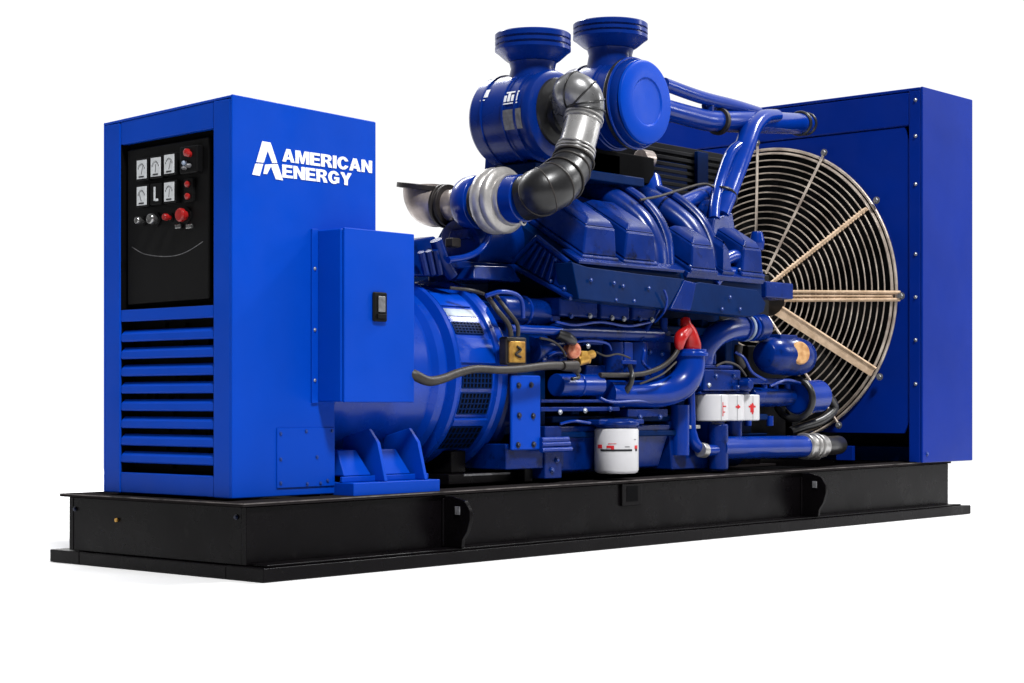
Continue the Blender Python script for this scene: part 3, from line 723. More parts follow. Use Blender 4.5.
# oil filter
p0 = A(616.5, 473, -.09); pz1 = A(616.5, 428, -.09).z
b = MB(); b.lathe((p0.x, p0.y, p0.z), (0, 0, 1), [(0, .095), (.006, .104), (.016, .109), (pz1 - p0.z - .012, .109), (pz1 - p0.z - .004, .106), (pz1 - p0.z, .098)], 48)
b.build('oil_filter', M_white, eng, bev=0, label='white spin-on filter with a black line and red marks')
hz = pz1 - p0.z
def fpatch(name, cx, cy, r, a0, a1, z0, z1, mm):
    m = MB(); n = 14; rows = []
    for i in range(n + 1):
        a = math.radians(a0 + (a1 - a0) * i / n); d = Vector((math.sin(a), -math.cos(a), 0))
        rows.append([m.bm.verts.new(Vector((cx, cy, 0)) + d * rr + Vector((0, 0, zz))) for rr, zz in ((r + .0004, z0), (r + .0016, z0), (r + .0016, z1), (r + .0004, z1))])
    for i in range(n):
        for j in range(4): m.bm.faces.new([rows[i][j], rows[i][(j + 1) % 4], rows[i + 1][(j + 1) % 4], rows[i + 1][j]])
    m.bm.faces.new(rows[0][::-1]); m.bm.faces.new(rows[-1])
    return m.build(name, mm, eng, bev=0)
zb = p0.z + hz * .52
# angles: 0 = facing -y; camera sees the filter round about -48
fpatch('filter_line', p0.x, p0.y, .109, -97, -8, zb - .006, zb + .004, M_ink)
fpatch('filter_line', p0.x, p0.y, .109, 5, 14, zb - .006, zb + .006, M_ink)
fpatch('filter_mark', p0.x, p0.y, .109, -108, -92, zb + .008, zb + .026, M_redink)
fpatch('filter_mark', p0.x, p0.y, .109, -78, -58, zb + .010, zb + .022, M_redink)
fpatch('filter_mark', p0.x, p0.y, .109, -66, -58, zb + .004, zb + .010, M_redink)
fpatch('filter_mark', p0.x, p0.y, .109, -74, -52, zb + .030, zb + .0325, M_redink)
fpatch('filter_mark', p0.x, p0.y, .109, 2, 16, zb + .006, zb + .022, M_redink)
fpatch('filter_small_print', p0.x, p0.y, .109, -30, -16, zb + .014, zb + .018, M_plate)
fpatch('filter_small_print', p0.x, p0.y, .109, 0, 8, zb + .050, zb + .053, M_plate)
b = MB(); b.lathe((p0.x, p0.y, pz1 + .001), (0, 0, 1), [(0, .10), (.012, .115), (.03, .115), (.045, .08)], 32); b.box(p0.x - .16, p0.x + .20, p0.y - .02, .12, pz1 + .018, pz1 + .042); b.build('filter_head', M_cast, eng, bev=.006)

# coolant bypass elbow with the red boot
b = MB(); b.tube([A(606, 394, .0), A(640, 394, -.02), A(664, 392, -.05), A(680, 385, -.08), A(689, 372, -.10), A(691, 354, -.10)], [.07, .07, .075, .078, .078, .076], 26); b.build('coolant_elbow', M_pipe, eng, bev=0)
b = MB(); b.lathe(A(691, 357, -.10), (0, 0, 1), [(0, .078), (.004, .092), (.02, .092), (.026, .082), (.04, .082)], 36); b.build('elbow_flange', M_pipe, eng, bev=.002)
b = MB()
b.tube([A(692, 354, -.10), A(691.5, 345, -.10), A(689, 333, -.10), A(686, 325, -.10), A(685, 319, -.09)], [.046, .05, .042, .030, .024], 20)
b.tube([A(687, 330, -.11), A(681, 337, -.12), A(679.5, 345, -.12), A(680, 349, -.12)], [.03, .034, .026, .018], 16)
b.build('rubber_boot', M_red, eng, bev=0, label='red forked rubber boot')
# upper coolant elbow towards the fan
b = MB(); b.tube([A(700, 372, .06), A(703, 352, .04), A(711, 339, .02), A(724, 331, .01), A(740, 328, .01), A(757, 328, .02)], [.065, .066, .068, .066, .064, .060], 26); b.build('coolant_elbow', M_pipe, eng, bev=0)
for px in (742, 746, 750):
    b = MB(); b.torus(A(px, 328, .01), (1, .0, 0), .066, .008, 36, 8); b.build('hose_clamp', M_label if px == 746 else M_pipe, eng, bev=0)
b = MB(); b.cyl(A(752, 328, .02), A(762, 327, .03), .075, 20); b.build('pipe_end', M_cast, eng, bev=.01)
# fuel filter head and three white canisters
b = MB()
xa = A(704, 390, -.05).x; xb = A(741, 390, -.05).x
b.box(xa, xb, -.05, .16, .735, .85); b.box(xa - .03, xb - .04, -.03, .16, .851, .875); b.box(xa + .0, xa + .46, -.03, .10, .716, .734)
b.cyl((xa + .16, .02, .875), (xa + .16, .02, .95), .03, 14); b.cyl((xa + .42, -.02, .734), (xa + .42, -.02, .80), .04, 14); b.cyl((xa + .34, -.05, .77), (xa + .34, -.12, .77), .03, 12)
b.build('filter_head', M_cast, eng, bev=.010)
fl0 = A(709.5, 395, -.06)
for k in range(3):
    cx = fl0.x + .088 + k * .150; cy = -.01
    zt_, zb_ = .716, .575
    b = MB(); b.lathe((cx, cy, zb_), (0, 0, 1), [(0, .084), (.005, .09), (zt_ - zb_ - .005, .09), (zt_ - zb_, .084)], 40)
    b.build('fuel_filter', M_white, eng, bev=0, label='white spin-on fuel canister with red print')
for cx, a0, a1, z0, z1 in ((fl0.x + .088, -14, -11, .60, .675), (fl0.x + .088, -10, 4, .65, .656), (fl0.x + .088, -10, -2, .62, .625), (fl0.x + .238, -26, -6, .645, .655), (fl0.x + .238, -18, -13, .64, .662),
                           (fl0.x + .388, -36, -8, .646, .656), (fl0.x + .388, -30, -16, .62, .664), (fl0.x + .388, -24, -18, .61, .67)):
    fpatch('filter_mark', cx, -.01, .09, a0, a1, z0, z1, M_redink)
for k in range(3):
    fpatch('filter_seam', fl0.x + .088 + .150 * k, -.01, .09, -20, -19, .578, .713, M_plate)
b = MB(); b.box(A(718, 440, .0).x - .09, A(718, 440, .0).x + .04, -.02, .1, .30, .575); b.cyl(A(718, 470, -.04), A(718, 424, -.04), .055, 18); b.cyl(A(733, 440, .02), A(733, 420, .02), .05, 18); b.build('filter_bracket', M_cast, eng, bev=.010)
# drain pipe run along the skid with clamps
b = MB(); b.tube([A(718, 448, -.04), A(803, 446.5, -.04)], .062, 28); b.build('coolant_pipe', M_pipe, eng, bev=0)
b = MB(); b.tube([A(803, 446.5, -.04), A(822, 446, -.04)], .066, 28); b.build('silver_coupling', M_silver, eng, bev=.003, label='silver clamped pipe coupling')
for px in (804, 811, 815.5):
    b = MB(); b.torus(A(px, 446.4, -.04), (1, 0, 0), .068, .009, 40, 8); b.build('hose_clamp', M_silver, eng, bev=0)
b = MB(); b.tube([A(822, 446, -.04), A(832, 445.5, -.02), A(838, 445, .05)], .056, 24); b.build('rubber_hose', M_rubber, eng, bev=0)
b = MB(); b.tube([A(691, 385, -.02), A(692, 424, -.02), A(692.5, 434, -.02), A(696, 445, -.03), A(705, 450, -.04), A(716, 450, -.05)], [.02, .02, .026, .032, .032, .03], 14); b.cyl(A(680, 455, .0), A(680, 405, .0), .05, 18); b.build('drain_pipe', M_pipe, eng, bev=0)
b = MB(); p = A(694, 427, -.03); b.box(p.x - .05, p.x + .06, p.y, p.y + .05, p.z - .01, p.z + .01); b.tube([A(700, 450, -.05), A(705, 450.5, -.05)], .04, 14); b.build('pipe_clip', M_silver, eng, bev=.004)
b = MB(); b.hexa([(2.95, .0, .32), (3.35, .0, .32), (3.35, .3, .32), (2.95, .3, .32), (2.95, .02, .58), (3.05, .02, .58), (3.05, .3, .58), (2.95, .3, .58)]); b.build('front_foot', M_cast, eng, bev=.01)
# front accessories: barrel with tan disc, lower barrel with black hose
b = MB()
pa, pb = A(763, 355, .02), A(806, 357, .02)
ln = (pb - pa).length
b.lathe(pa, (pb - pa).normalized(), [(0, .05), (.01, .075), (.05, .098), (.12, .108), (ln * .5, .106), (ln * .52, .112), (ln - .10, .110), (ln - .04, .098), (ln - .01, .07), (ln, .04)], 40); b.box(pa.x + .10, pa.x + .28, -.03, .12, pa.z + .075, pa.z + .118)
b.build('charging_alternator', M_cast, eng, bev=.006)
p = A(803, 353.5, -.095)
b = MB(); b.lathe(p + Vector((0, .04, 0)), (-.35, -1, .1), [(0, .064), (.03, .066), (.04, .06), (.042, .001)], 30); b.build('tan_cover', M_tan, eng, bev=.002, label='small tan disc cover')
b = MB(); b.tube([A(748, 397, .06), A(790, 397, .06)], [.058, .052], 26); b.box(A(752, 384, .0).x, A(806, 384, .0).x, .02, .2, .775, .81); b.build('water_pump', M_cast, eng, bev=.008)
b = MB(); b.tube([A(796, 398, .04), A(819, 396, .04)], .095, 30); b.build('pump_body', M_pipe, eng, bev=.012)
b = MB(); b.torus(A(794, 399, .04), (1, .15, 0), .115, .02, 48, 10); b.build('drive_belt', M_rubber, eng, bev=0)
b = MB(); b.tube([A(828, 396, .04), A(834, 408, .05), A(822, 420, .05), A(800, 428, .08), A(790, 432, .1)], .028, 14); b.build('rubber_hose', M_rubber, eng, bev=0)
b = MB(); b.tube([A(742, 366, .08), A(738, 356, .06), A(739, 345, .05)], .024, 12); b.build('rubber_hose', M_cable, eng, bev=0)
b = MB(); b.box(3.95, 4.35, .2, .75, .45, 1.0); b.cyl((4.35, .45, .75), (4.5, .45, .75), .22, 36); b.cyl((4.38, .30, .55), (4.48, .30, .55), .12, 30); b.build('front_drive', M_darkmetal, eng, bev=.01)
b = MB()
for px, py in ((748, 420), (770, 420), (736, 378), (745, 384), (764, 384), (775, 386), (787, 384)): b.cyl(A(px, py + 6, .05), A(px, py - 4, .05), .02, 10)
b.build('coolant_fitting', M_pipe, eng, bev=.003)

# small lines, wires and fittings along the near side
def line(pix, r, mm, name):
    m = MB(); m.tube([P(px, py, y=y) for px, py, y in pix], r, 8); m.build(name, mm, eng, bev=0)
for pix, r in (([(556, 322, -.07), (575, 325, -.08), (600, 322, -.08), (628, 326, -.08), (650, 322, -.08)], .007),
               ([(566, 345, -.03), (584, 341, -.05), (606, 343, -.05), (611, 350, -.04)], .007),
               ([(640, 345, -.03), (644, 352, -.05), (643, 362, -.05), (650, 369, -.05)], .008),
               ([(548, 356, -.02), (556, 352, -.03), (566, 353, -.04)], .008),
               ([(600, 398, -.06), (612, 402, -.07), (640, 401, -.07), (660, 404, -.07)], .008),
               ([(700, 362, -.02), (703, 374, -.03), (699, 386, -.03)], .007),
               ([(735, 352, .0), (744, 358, -.02), (752, 372, -.02), (765, 380, -.02)], .008),
               ([(664, 290, -.20), (667, 300, -.20), (664, 312, -.18), (655, 322, -.10)], .006),
               ([(606, 250, -.06), (610, 256, -.08), (611, 264, -.10)], .012),
               ([(560, 424, -.06), (574, 421, -.08), (590, 423, -.08)], .007),
               ([(770, 386, -.02), (786, 380, -.03), (800, 383, -.02)], .008)):
    line(pix, r, M_pipe, 'fuel_line')
for pix, r in (([(540, 338, -.06), (552, 341, -.07), (561, 348, -.07), (566, 357, -.08)], .006),
               ([(596, 352, -.06), (606, 356, -.08), (618, 354, -.08), (630, 358, -.08)], .005),
               ([(716, 366, -.07), (726, 362, -.09), (738, 366, -.09), (746, 376, -.08)], .006),
               ([(640, 384, -.11), (652, 379, -.13), (664, 373, -.14), (676, 362, -.13)], .005),
               ([(450, 288, .1), (470, 290, .06), (484, 294, .0)], .008),
               ([(640, 200, .05), (660, 196, .1), (680, 190, .18), (705, 184, .2), (722, 192, .12)], .007)):
    line(pix, r, M_cable, 'wiring_lead')
for px, py, y in ((571, 316, -.065), (590, 316, -.065), (612, 318, -.065), (624, 319, -.065), (640, 319, -.065), (652, 320, -.065), (560, 360, -.0), (588, 346, -.045), (650, 352, -.003), (650, 372, -.003), (650, 390, -.003), (662, 354, -.003),
                 (716, 376, -.052), (734, 376, -.052), (709, 385, -.052), (738, 387, -.052), (552, 470, -.053), (557, 460, -.053), (640, 417, -.053), (660, 417, -.053), (560, 412, -.073), (585, 410.5, -.073), (610, 409, -.073)):
    bolt(eng, P(px, py, y=y), (0, -1, 0), .010, random.choice([M_blubolt, M_blubolt, M_bolt]))

# ---- air cleaners
def air_filter(x, y0, y1, z, r, cap_y, cap_z0, cap_z1, cap_r):
    m = MB(); ln = y1 - y0
    prof = [(0, r * .60), (.0, r * .86), (.012, r * .96), (.03, r), (.05, r), (.052, r * .965), (.085, r * .965), (.087, r * 1.02), (.10, r * 1.02), (.105, r * .985), (.16, r * .985), (ln * .36, r), (ln * .40, r * 1.0), (ln * .405, r * 1.03), (ln * .43, r * 1.03), (ln * .435, r),
            (ln * .74, r), (ln * .745, r * 1.03), (ln * .77, r * 1.03), (ln * .775, r), (ln * .93, r * .99), (ln * .975, r * .93), (ln, r * .80)]
    m.lathe((x, y0, z), (0, 1, 0), prof, 64)
    o = m.build('air_filter', M_filter, GEN, bev=0, angle=32)
    m = MB(); h = cap_z1 - cap_z0
    zn = z + r * .80
    m.lathe((x, cap_y, zn), (0, 0, 1), [(0, cap_r * .66), (cap_z0 - zn - .03, cap_r * .58), (cap_z0 - zn - .001, cap_r * .62)], 48); m.build('intake_neck', M_filter, o, bev=0)
    m = MB()
    m.lathe((x, cap_y, cap_z0), (0, 0, 1), [(0, cap_r * .60), (.003, cap_r * .64), (h * .10, cap_r * .73), (h * .24, cap_r * .85), (h * .36, cap_r * .95), (h * .40, cap_r), (h * .52, cap_r), (h * .53, cap_r * .95), (h * .59, cap_r * .95), (h * .60, cap_r), (h * .72, cap_r), (h * .73, cap_r * .95), (h * .79, cap_r * .95), (h * .80, cap_r), (h * .96, cap_r), (h, cap_r * .97), (h + .004, .3 * cap_r)], 64)
    m.build('rain_cap', M_filter, o, bev=0, angle=30)
    return o
AFX, AFZ, AFR = 2.10, 2.078, .222
af1 = air_filter(AFX, .06, .475, AFZ, AFR, .225, 2.350, 2.492, .188)
af2 = air_filter(2.775, .05, .50, 2.222, .226, .270, 2.520, 2.655, .196)
# end lid of the right cleaner: raised ring
b = MB(); b.lathe((2.775, .05, 2.222), (0, -1, 0), [(0, .218), (.014, .214), (.022, .200), (.024, .125), (.017, .118), (.017, .001)], 64, cap=True); b.build('end_lid', M_sheet, af2, bev=.002)
b = MB(); b.torus((2.775, .105, 2.222), (0, 1, 0), .231, .008, 64, 8); b.build('lid_clamp', M_pipe, af2, bev=0)
b = MB(); b.torus((2.775, .128, 2.222), (0, 1, 0), .228, .010, 64, 8); b.build('lid_groove_shade', M_rubber, af2, bev=0)  # black ring paints the shade of the groove behind the lid
b = MB(); b.lathe((AFX, .058, AFZ + .01), (0, -1, 0), [(0, .17), (.012, .165), (.02, .115), (.05, .112), (.052, .09)], 48); b.build('shade_sleeve', M_rubber, af1, bev=0)  # black sleeve stands in for shadow on the cleaner's near end
def on_drum(x, z, r, y0, y1, px0, py0, px1, py1, name, mm, parent, th=.002, label=None):
    """Sticker wrapped on a drum along y, between two pictured corners."""
    def ang(px, py, yy):
        best = None
        for i in range(360):
            a = math.radians(i); p = Vector((x - math.cos(a) * r, yy, z + math.sin(a) * r))
            yy_ = p.y
        return None
    m = MB(); n = 10; rows = []
    for i in range(n + 1):
        a = math.radians(py0 + (py1 - py0) * i / n)
        for_ = []
        for rr, yy in ((r + .0005, y0), (r + .0005 + th, y0), (r + .0005 + th, y1), (r + .0005, y1)):
            for_.append(m.bm.verts.new((x - math.cos(a) * rr, yy, z + math.sin(a) * rr)))
        rows.append(for_)
    for i in range(n):
        for j in range(4): m.bm.faces.new([rows[i][j], rows[i][(j + 1) % 4], rows[i + 1][(j + 1) % 4], rows[i + 1][j]])
    m.bm.faces.new(rows[0][::-1]); m.bm.faces.new(rows[-1])
    return m.build(name, mm, parent, bev=0, label=label)
# stickers on the left cleaner (angles from -x upwards)
def sticker(px0, px1, a0, a1, mm, name):
    ya = P(px1, 115, x=AFX - AFR * .985).y; yb = P(px0, 115, x=AFX - AFR * .985).y
    on_drum(AFX, AFZ, AFR * 1.0, ya, yb, 0, a0, 0, a1, name, mm, af1)
sticker(503, 521, -22, 3, M_plate, 'grey_sticker')
sticker(503, 517, 10, 11.5, M_letter, 'white_marking')
for k in range(4): sticker(503.3 + 3.6 * k, 505.6 + 3.6 * k, 13.5, 22 + (k % 2) * 2.5, M_letter, 'white_marking')
sticker(504.5, 517, 25, 27, M_letter, 'white_marking')
sticker(479.5, 485.5, 24, 36, M_letter, 'white_marking')
sticker(478.8, 483.5, 19.5, 21, M_letter, 'white_marking')
# bracket, strap bolts and an added dark filler under the cleaners
b = MB(); b.box(2.02, 2.9, .14, .42, 1.80, 1.85); b.box(2.04, 2.10, .18, .40, 1.6, 1.81); b.box(2.6, 2.9, .3, .5, 1.86, 1.985); b.build('cleaner_bracket', M_dkblue, af1, bev=.008)
b = MB(); b.box(2.30, 3.2, .30, .62, 1.852, 2.0); b.build('gap_filler', M_dark, af1, bev=.008)  # added dark box, fills the gap so that it reads black
p = A(545, 157, .2); b = MB(); b.cyl(p, p + Vector((.1, 0, 0)), .025, 12); b.build('strap_bolt', M_silver, af1, bev=.003)
p = A(640, 158, .4); b = MB(); b.cyl(p, p + Vector((.09, 0, 0)), .05, 16); b.build('strap_bolt', M_iron, af1, bev=.004)

# ---- intake duct from the left cleaner down to the turbocharger
TA = P(527, 198, y=-.10)
def spline(pts, S=8):
    pts = [Vector(p) for p in pts]; out = []
    k = len(pts)
    for i in range(k - 1):
        p0 = pts[max(i - 1, 0)]; p1 = pts[i]; p2 = pts[i + 1]; p3 = pts[min(i + 2, k - 1)]
        for j in range(S):
            t = j / S
            out.append(.5 * ((2 * p1) + (-p0 + p2) * t + (2 * p0 - 5 * p1 + 4 * p2 - p3) * t * t + (-p0 + 3 * p1 - 3 * p2 + p3) * t ** 3))
    out.append(pts[-1]); return out
def rings_on(m, path, fracs, R, r):
    for f in fracs:
        i = min(max(int(f * (len(path) - 1)), 1), len(path) - 2)
        m.torus(path[i], path[i + 1] - path[i - 1], R, r, 44, 8)
b = MB()
top = [(AFX, .075, AFZ + .01), (AFX, -.01, AFZ + .012), A(572, 92, -.12), A(583, 97, -.17), A(585.5, 109, -.175), A(583.5, 120, -.17)]
b.tube(top, [.098, .096, .092, .092, .090, .088], 36)
duct = b.build('intake_duct', M_duct, GEN, bev=0, label='grey segmented duct bending down from the left air filter')
b = MB(); tp = spline(top)
rings_on(b, tp, (.06, .11), .104, .008); rings_on(b, tp, (.30, .46, .58, .70, .84), .0925, .005)
b.build('duct_seam', M_rubber, duct, bev=0)
b = MB(); b.tube([A(584, 117, -.17), A(580, 134, -.17), A(575, 152, -.17)], [.088, .088, .088], 40); b.build('steel_pipe', M_steel, duct, bev=0, label='bright stainless pipe length')
b = MB()
dd = A(575.5, 152, -.17) - A(585.5, 113, -.17)
for px, py, r in ((584, 117, .092), (583, 121, .090), (576.5, 147.5, .090), (575.4, 151, .093), (574.6, 154, .092)): b.torus(A(px, py, -.17), dd, r, .0055, 44, 8)
b.build('pipe_bead', M_silver, duct, bev=0)
eb = [A(575.5, 150, -.17), A(573, 162, -.18), A(566, 175, -.20), A(555, 185, -.215), A(542, 191.5, -.19), TA + Vector((.012, -.045, .012)), TA + Vector((0, .02, 0))]
b = MB(); b.tube(eb, [.090, .093, .102, .110, .112, .108, .106], 40); b.build('rubber_elbow', M_rubber, duct, bev=0, label='ribbed black rubber elbow')
b = MB(); ep = spline(eb)
rings_on(b, ep, (.16, .27), .0985, .005); rings_on(b, ep, (.40, .52, .63, .74), .1095, .0045)
b.build('elbow_rib', M_cable, duct, bev=0)

# ---- turbocharger: cast compressor, blue housing, exhaust elbow; its axis runs across the engine
ax = Vector((0, 1, 0))
b = MB(); b.lathe(TA + ax * .012, ax, [(0, .106), (.002, .112), (.075, .114), (.077, .09)], 48); b.build('inlet_band', M_pipe, duct, bev=.003)
b = MB()
b.lathe(TA + ax * .088, ax, [(0, .10), (.001, .120), (.012, .124), (.026, .121), (.030, .132), (.036, .148), (.048, .157), (.064, .157), (.072, .146), (.084, .144), (.092, .152), (.108, .158), (.132, .156), (.148, .142), (.152, .10)], 72)
turbo = b.build('turbocharger', M_alu, GEN, bev=0, angle=50, label='turbocharger with pale cast compressor ring and brown exhaust elbow')
b = MB(); b.lathe(TA + ax * .238, ax, [(0, .10), (.03, .095), (.05, .11)], 40); b.build('turbo_core', M_darkiron, turbo, bev=0)
b = MB(); t0 = TA + ax * .285
b.lathe(t0, ax, [(0, .10), (.002, .128), (.03, .132), (.075, .128), (.10, .118), (.108, .09)], 56)
b.build('turbo_housing', M_pipe, turbo, bev=.006)
b = MB(); b.hexa([t0 + Vector(v) for v in ((-.07, .02, -.175), (.05, .02, -.175), (.05, .16, -.175), (-.07, .16, -.175), (-.06, .03, -.125), (.04, .03, -.125), (.04, .15, -.125), (-.06, .15, -.125))]); b.build('turbo_foot', M_cast, turbo, bev=.008)
b = MB(); t1 = TA + ax * .392
b.tube([t1, t1 + ax * .12], .078, 40); b.build('exhaust_pipe', M_iron, turbo, bev=.002)
b = MB(); t2 = t1 + ax * .095
b.lathe(t2, ax, [(0, .08), (.004, .102), (.018, .104), (.022, .094), (.03, .094), (.034, .106), (.05, .106), (.055, .08)], 48); b.build('exhaust_clamp', M_darkiron, turbo, bev=.002)
b = MB(); t3 = t2 + ax * .055
b.tube([t3, t3 + ax * .03 + Vector((-.01, 0, .0)), t3 + ax * .075 + Vector((-.015, 0, .018)), t3 + ax * .105 + Vector((-.015, 0, .06)), t3 + ax * .11 + Vector((-.015, 0, .10))], [.094, .100, .104, .104, .102], 40); b.build('exhaust_elbow', M_iron, turbo, bev=0)
b = MB(); b.lathe(t3 + ax * .115 + Vector((-.015, 0, .085)), (.0, -.16, 1), [(0, .10), (.002, .132), (.026, .132), (.028, .08), (.0285, .001)], 48); b.build('exhaust_flange', M_darkiron, turbo, bev=.002)
p = A(523, 221, -.08); b = MB(); b.torus(p, (0, 1, 0), .016, .007, 20, 8); b.build('lifting_ring', M_silver, turbo, bev=0)

# ---- coolant pipes at the top right
b = MB(); b.tube([A(664, 84, .30), A(700, 97, .30), A(735, 106, .32), A(758, 113, .35)], .036, 18)
cp = b.build('coolant_crossover', M_pipe, GEN, bev=0)
b = MB(); b.tube([A(660, 108, .32), A(700, 119, .32), A(716, 121, .32), A(752, 122, .34), A(805, 124, .52)], [.058, .06, .06, .066, .064], 24); b.build('coolant_pipe', M_pipe, cp, bev=0)
b = MB(); b.lathe(A(717, 121, .32), (1, 0.02, -.02), [(0, .064), (.002, .078), (.03, .078), (.032, .064)], 32); b.build('pipe_collar', M_darkiron, cp, bev=.002)
b = MB(); p = A(708, 109, .32); b.cyl(p + Vector((0, 0, -.04)), p + Vector((0, 0, .05)), .036, 16); b.tube([p + Vector((-.04, 0, .01)), p + Vector((.03, 0, .05)), p + Vector((.06, 0, .0))], .016, 10); b.build('bleed_valve', M_cast, cp, bev=.004)
b = MB(); b.torus(A(800, 123.5, .50), (1, .3, 0), .068, .012, 36, 8); b.torus(A(806, 124, .52), (1, .3, 0), .066, .008, 36, 8); b.build('hose_clamp', M_rubber, cp, bev=0)
b = MB(); b.tube([A(775, 116, .32), A(762, 118, .28), A(752, 128, .25), A(746, 143, .22), A(736, 170, .18), A(726, 198, .12), A(720, 216, .09)], [.05, .056, .06, .062, .062, .058, .05], 22, sy=.8); b.build('down_pipe', M_pipe, cp, bev=0)
b = MB(); b.tube([A(739, 146, .22), A(730, 155, .21), A(720, 183, .17), A(715, 206, .11), A(714, 220, .07)], .032, 14); b.build('down_pipe', M_pipe, cp, bev=0)
b = MB(); b.torus(A(724, 197, .14), A(736, 170, .18) - A(725, 203, .12), .07, .008, 32, 8); b.build('hose_clamp', M_rubber, cp, bev=0)

# ---- radiator
RX0, RX1 = 5.25, 5.90
RY0, RY1 = -.20, 1.90
RZ0, RZ1 = .305, 2.6015
FY, FZ, FR = .935, 1.362, .957
b = MB()
b.box(RX0, RX1, RY0, RY0 + .02, RZ0, RZ1)
b.box(RX0, RX1, RY1 - .02, RY1, RZ0, RZ1)
b.box(RX0 + .001, RX1 - .001, RY0 + .02, RY1 - .02, RZ1 - .02, RZ1 - .001)
b.box(RX1 - .02, RX1 - .001, RY0 + .02, RY1 - .02, RZ0, RZ1 - .02)
b.box(RX0 + .0005, RX0 + .02, RY0 + .02, RY0 + .095, RZ0 + .001, RZ1 - .02)
b.box(RX0 + .0005, RX0 + .02, RY1 - .042, RY1 - .02, RZ0 + .001, RZ1 - .02)
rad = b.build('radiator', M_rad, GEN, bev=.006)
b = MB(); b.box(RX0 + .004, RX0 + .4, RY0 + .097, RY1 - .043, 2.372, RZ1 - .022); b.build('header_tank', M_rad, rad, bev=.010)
# fan shroud panel with a round opening
bm_ = MB()
n = 96
PY0, PY1, PZ0, PZ1 = RY0 + .097, RY1 - .043, .485, 2.366
HR = FR - .005
for xx, sgn in ((RX0 + .012, 1),):
    inner, outer = [], []
    for i in range(n):
        a = 2 * math.pi * i / n; dy, dz = math.cos(a), math.sin(a)
        iy, iz = FY + dy * HR, FZ + dz * HR
        ts = []
        if dy > 1e-9: ts.append((PY1 - FY) / dy)
        if dy < -1e-9: ts.append((PY0 - FY) / dy)
        if dz > 1e-9: ts.append((PZ1 - FZ) / dz)
        if dz < -1e-9: ts.append((PZ0 - FZ) / dz)
        t = min(ts)
        t = max(t, HR + .002)
        inner.append((iy, min(max(iz, PZ0 + .003), PZ1 - .003))); outer.append((FY + dy * t, min(max(FZ + dz * t, PZ0), PZ1)))
    vi = [[bm_.bm.verts.new((x_, y_, z_)) for y_, z_ in inner] for x_ in (xx, xx + .016)]
    vo = [[bm_.bm.verts.new((x_, y_, z_)) for y_, z_ in outer] for x_ in (xx, xx + .016)]
    for i in range(n):
        j = (i + 1) % n
        bm_.bm.faces.new([vi[0][i], vi[0][j], vo[0][j], vo[0][i]]); bm_.bm.faces.new([vi[1][j], vi[1][i], vo[1][i], vo[1][j]])
        bm_.bm.faces.new([vi[0][j], vi[0][i], vi[1][i], vi[1][j]]); bm_.bm.faces.new([vo[0][i], vo[0][j], vo[1][j], vo[1][i]])
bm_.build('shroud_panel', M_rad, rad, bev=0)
b = MB(); b.lathe((RX0 + .03, FY, FZ), (1, 0, 0), [(0, HR + .0), (.28, HR - .03)], 96, cap=False); b.build('shroud_ring', M_dark, rad, bev=0)
b = MB(); b.box(RX0 + .33, RX0 + .42, RY0 + .03, RY1 - .03, .40, 2.37); b.build('radiator_core', M_darkmetal, rad, bev=0)
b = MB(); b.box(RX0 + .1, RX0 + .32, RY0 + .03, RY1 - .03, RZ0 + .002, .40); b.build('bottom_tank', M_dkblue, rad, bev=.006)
b = MB(); b.box(RX0 + .03, RX1 - .05, .024, 1.066, .2635, .3055); b.build('mounting_beam', M_frame, rad, bev=0)
b = MB(); b.box(RX0 + .02, RX0 + .05, .30, .42, RZ0 + .003, .40); b.build('tank_bracket', M_rad, rad, bev=.004)
# fan
b = MB(); b.lathe((RX0 + .06, FY, FZ), (1, 0, 0), [(0, .12), (.03, .16), (.18, .16)], 32); fan = b.build('fan_hub', M_panel, rad, bev=.004)
for k in range(8):
    a = 2 * math.pi * k / 8 + .2; b = MB()
    def bp(r, w, x_): 
        e = Vector((0, math.cos(a), math.sin(a))); t_ = Vector((0, -math.sin(a), math.cos(a))); return Vector((x_, FY, FZ)) + e * r + t_ * w
    b.hexa([bp(.15, -.09, RX0 + .09), bp(.15, .09, RX0 + .20), bp(.15, .09, RX0 + .206), bp(.15, -.09, RX0 + .096), bp(.86, -.13, RX0 + .11), bp(.86, .13, RX0 + .20), bp(.86, .13, RX0 + .206), bp(.86, -.13, RX0 + .116)])
    b.build('fan_blade', M_panel, rad, bev=0)
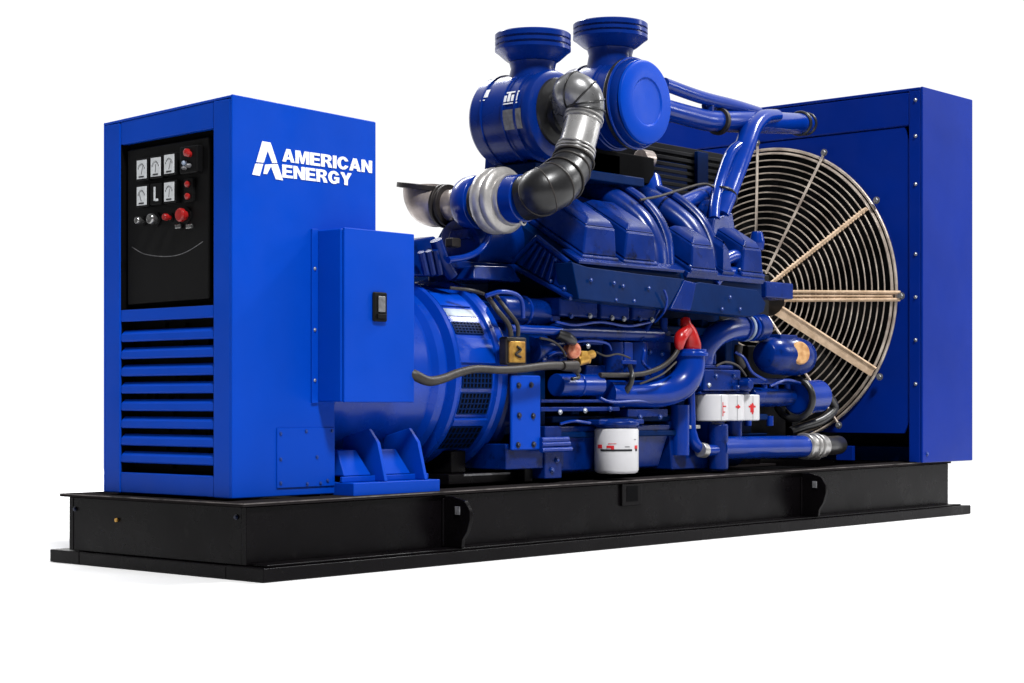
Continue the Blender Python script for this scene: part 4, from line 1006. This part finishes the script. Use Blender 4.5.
# wire guard: shallow dished rings on spokes
def gx(r): return RX0 - .012 - .10 * (1 - (r / FR)) 
b = MB()
NR = 19
for k in range(NR):
    r = .17 + (FR - .03 - .17) * k / (NR - 1)
    b.torus((gx(r), FY, FZ), (1, 0, 0), r, .0048, 128, 6)
gd = b.build('fan_guard', M_wire, rad, bev=0, label='round wire fan guard of concentric rings')
b = MB(); b.torus((RX0 - .004, FY, FZ), (1, 0, 0), FR, .010, 160, 10); b.torus((RX0 - .006, FY, FZ), (1, 0, 0), FR - .026, .007, 160, 8); b.build('guard_rim', M_wire, rad, bev=0)
def spoke(tpx, tpy, kind):
    e = P(tpx, tpy, x=RX0 - .02); v = Vector((0, e.y - FY, e.z - FZ)); L_ = FR + .035; u = v.normalized(); w = Vector((1, 0, 0)).cross(u)
    def at(r, off=0, dx=0): return Vector((gx(r) - .012 + dx, FY, FZ)) + u * r + w * off
    m = MB()
    if kind == 'rod': m.tube([at(.16), at(L_)], .009, 10); mm = M_wire
    elif kind == 'thick':
        m.tube([at(.14, 0), at(.5, 0), at(L_ - .07, 0)], .013, 12)
        for k in range(34):
            r = .2 + k * .021; m.tube([at(r, -.016, -.003), at(r, .016, -.003)], .007, 6)
        mm = M_bar
    elif kind == 'double':
        m.tube([at(.10, -.028), at(L_, -.022)], .011, 10); m.tube([at(.10, .028), at(L_, .022)], .011, 10); m.tube([at(.10, 0, .004), at(L_ - .05, 0, .004)], .010, 8); mm = M_bar
    else:
        m.hexa([at(.06, -.032, 0), at(.06, -.032, -.012), at(.06, .032, -.012), at(.06, .032, 0), at(L_ - .04, -.028, 0), at(L_ - .04, -.028, -.012), at(L_ - .04, .028, -.012), at(L_ - .04, .028, 0)])
        m.tube([at(.08, -.04, -.012), at(L_ - .03, -.034, -.012)], .008, 8); mm = M_bar
    m.build('guard_spoke', mm, rad, bev=.002 if kind == 'flat' else 0)
    bolt(rad, at(L_ + .012, 0, -.006), (-1, 0, 0), .017, M_plate, 'spoke_bolt')
for a in ((758, 153, 'rod'), (819, 166, 'rod'), (868, 208, 'thick'), (905, 296, 'double'), (876, 374, 'flat'), (835, 418, 'rod'), (690, 165, 'rod'), (705, 300, 'rod'), (700, 400, 'rod')): spoke(*a)
for z in (2.524, 2.303, 2.009, 1.581, 1.318, 1.056, .787): bolt(rad, (RX0 + .0005, -.152, z), (-1, 0, 0), .009, M_bolt)
p = P(927, 454, y=RY0 - .0005); bolt(rad, p, (0, -1, 0), .010, M_blubolt)

# ------------------------------------------------------------------ light
wd = bpy.data.worlds.new('World'); scene.world = wd; wd.use_nodes = True
nt = wd.node_tree; bg = nt.nodes['Background']
tc = nt.nodes.new('ShaderNodeTexCoord'); dt = nt.nodes.new('ShaderNodeVectorMath'); dt.operation = 'DOT_PRODUCT'
dt.inputs[1].default_value = (c_, s_, 0)
nt.links.new(tc.outputs['Generated'], dt.inputs[0])
mr = nt.nodes.new('ShaderNodeMapRange'); mr.interpolation_type = 'SMOOTHSTEP'
mr.inputs['From Min'].default_value = .05; mr.inputs['From Max'].default_value = .60
mr.inputs['To Min'].default_value = .12; mr.inputs['To Max'].default_value = 1.06
nt.links.new(dt.outputs['Value'], mr.inputs['Value']); nt.links.new(mr.outputs['Result'], bg.inputs['Strength'])
bg.inputs['Color'].default_value = (1, 1, 1, 1)

def area(name, loc, aim, size, power, sy=None, col=(1, 1, 1)):
    d = bpy.data.lights.new(name, 'AREA'); d.energy = power; d.size = size; d.color = col
    if sy: d.shape = 'RECTANGLE'; d.size_y = sy
    o = bpy.data.objects.new(name, d); COL.objects.link(o); o.location = loc
    o.rotation_euler = (Vector(aim) - Vector(loc)).to_track_quat('-Z', 'Y').to_euler()
    return o
area('softbox_key', (-8.5, -22.5, 33.5), (2.8, .3, .5), 6.0, 24000, 5.0)
area('softbox_right', (9.8, -4.9, 4.4), (3.0, 0, .9), .8, 110, 2.0)
area('strip_top', (9.5, -2.5, 9.5), (2.6, 0, 1.0), 2.6, 900, 1.0)
area('backdrop_light', (4.5, 9.0, 9.0), (6.5, 12, 0), 8.0, 2600, 3.0)

scene.view_settings.view_transform = 'Standard'; scene.view_settings.look = 'None'
scene.view_settings.exposure = 0; scene.view_settings.gamma = 1
scene.render.engine = 'CYCLES'
scene.cycles.use_denoising = True
scene.cycles.max_bounces = 8
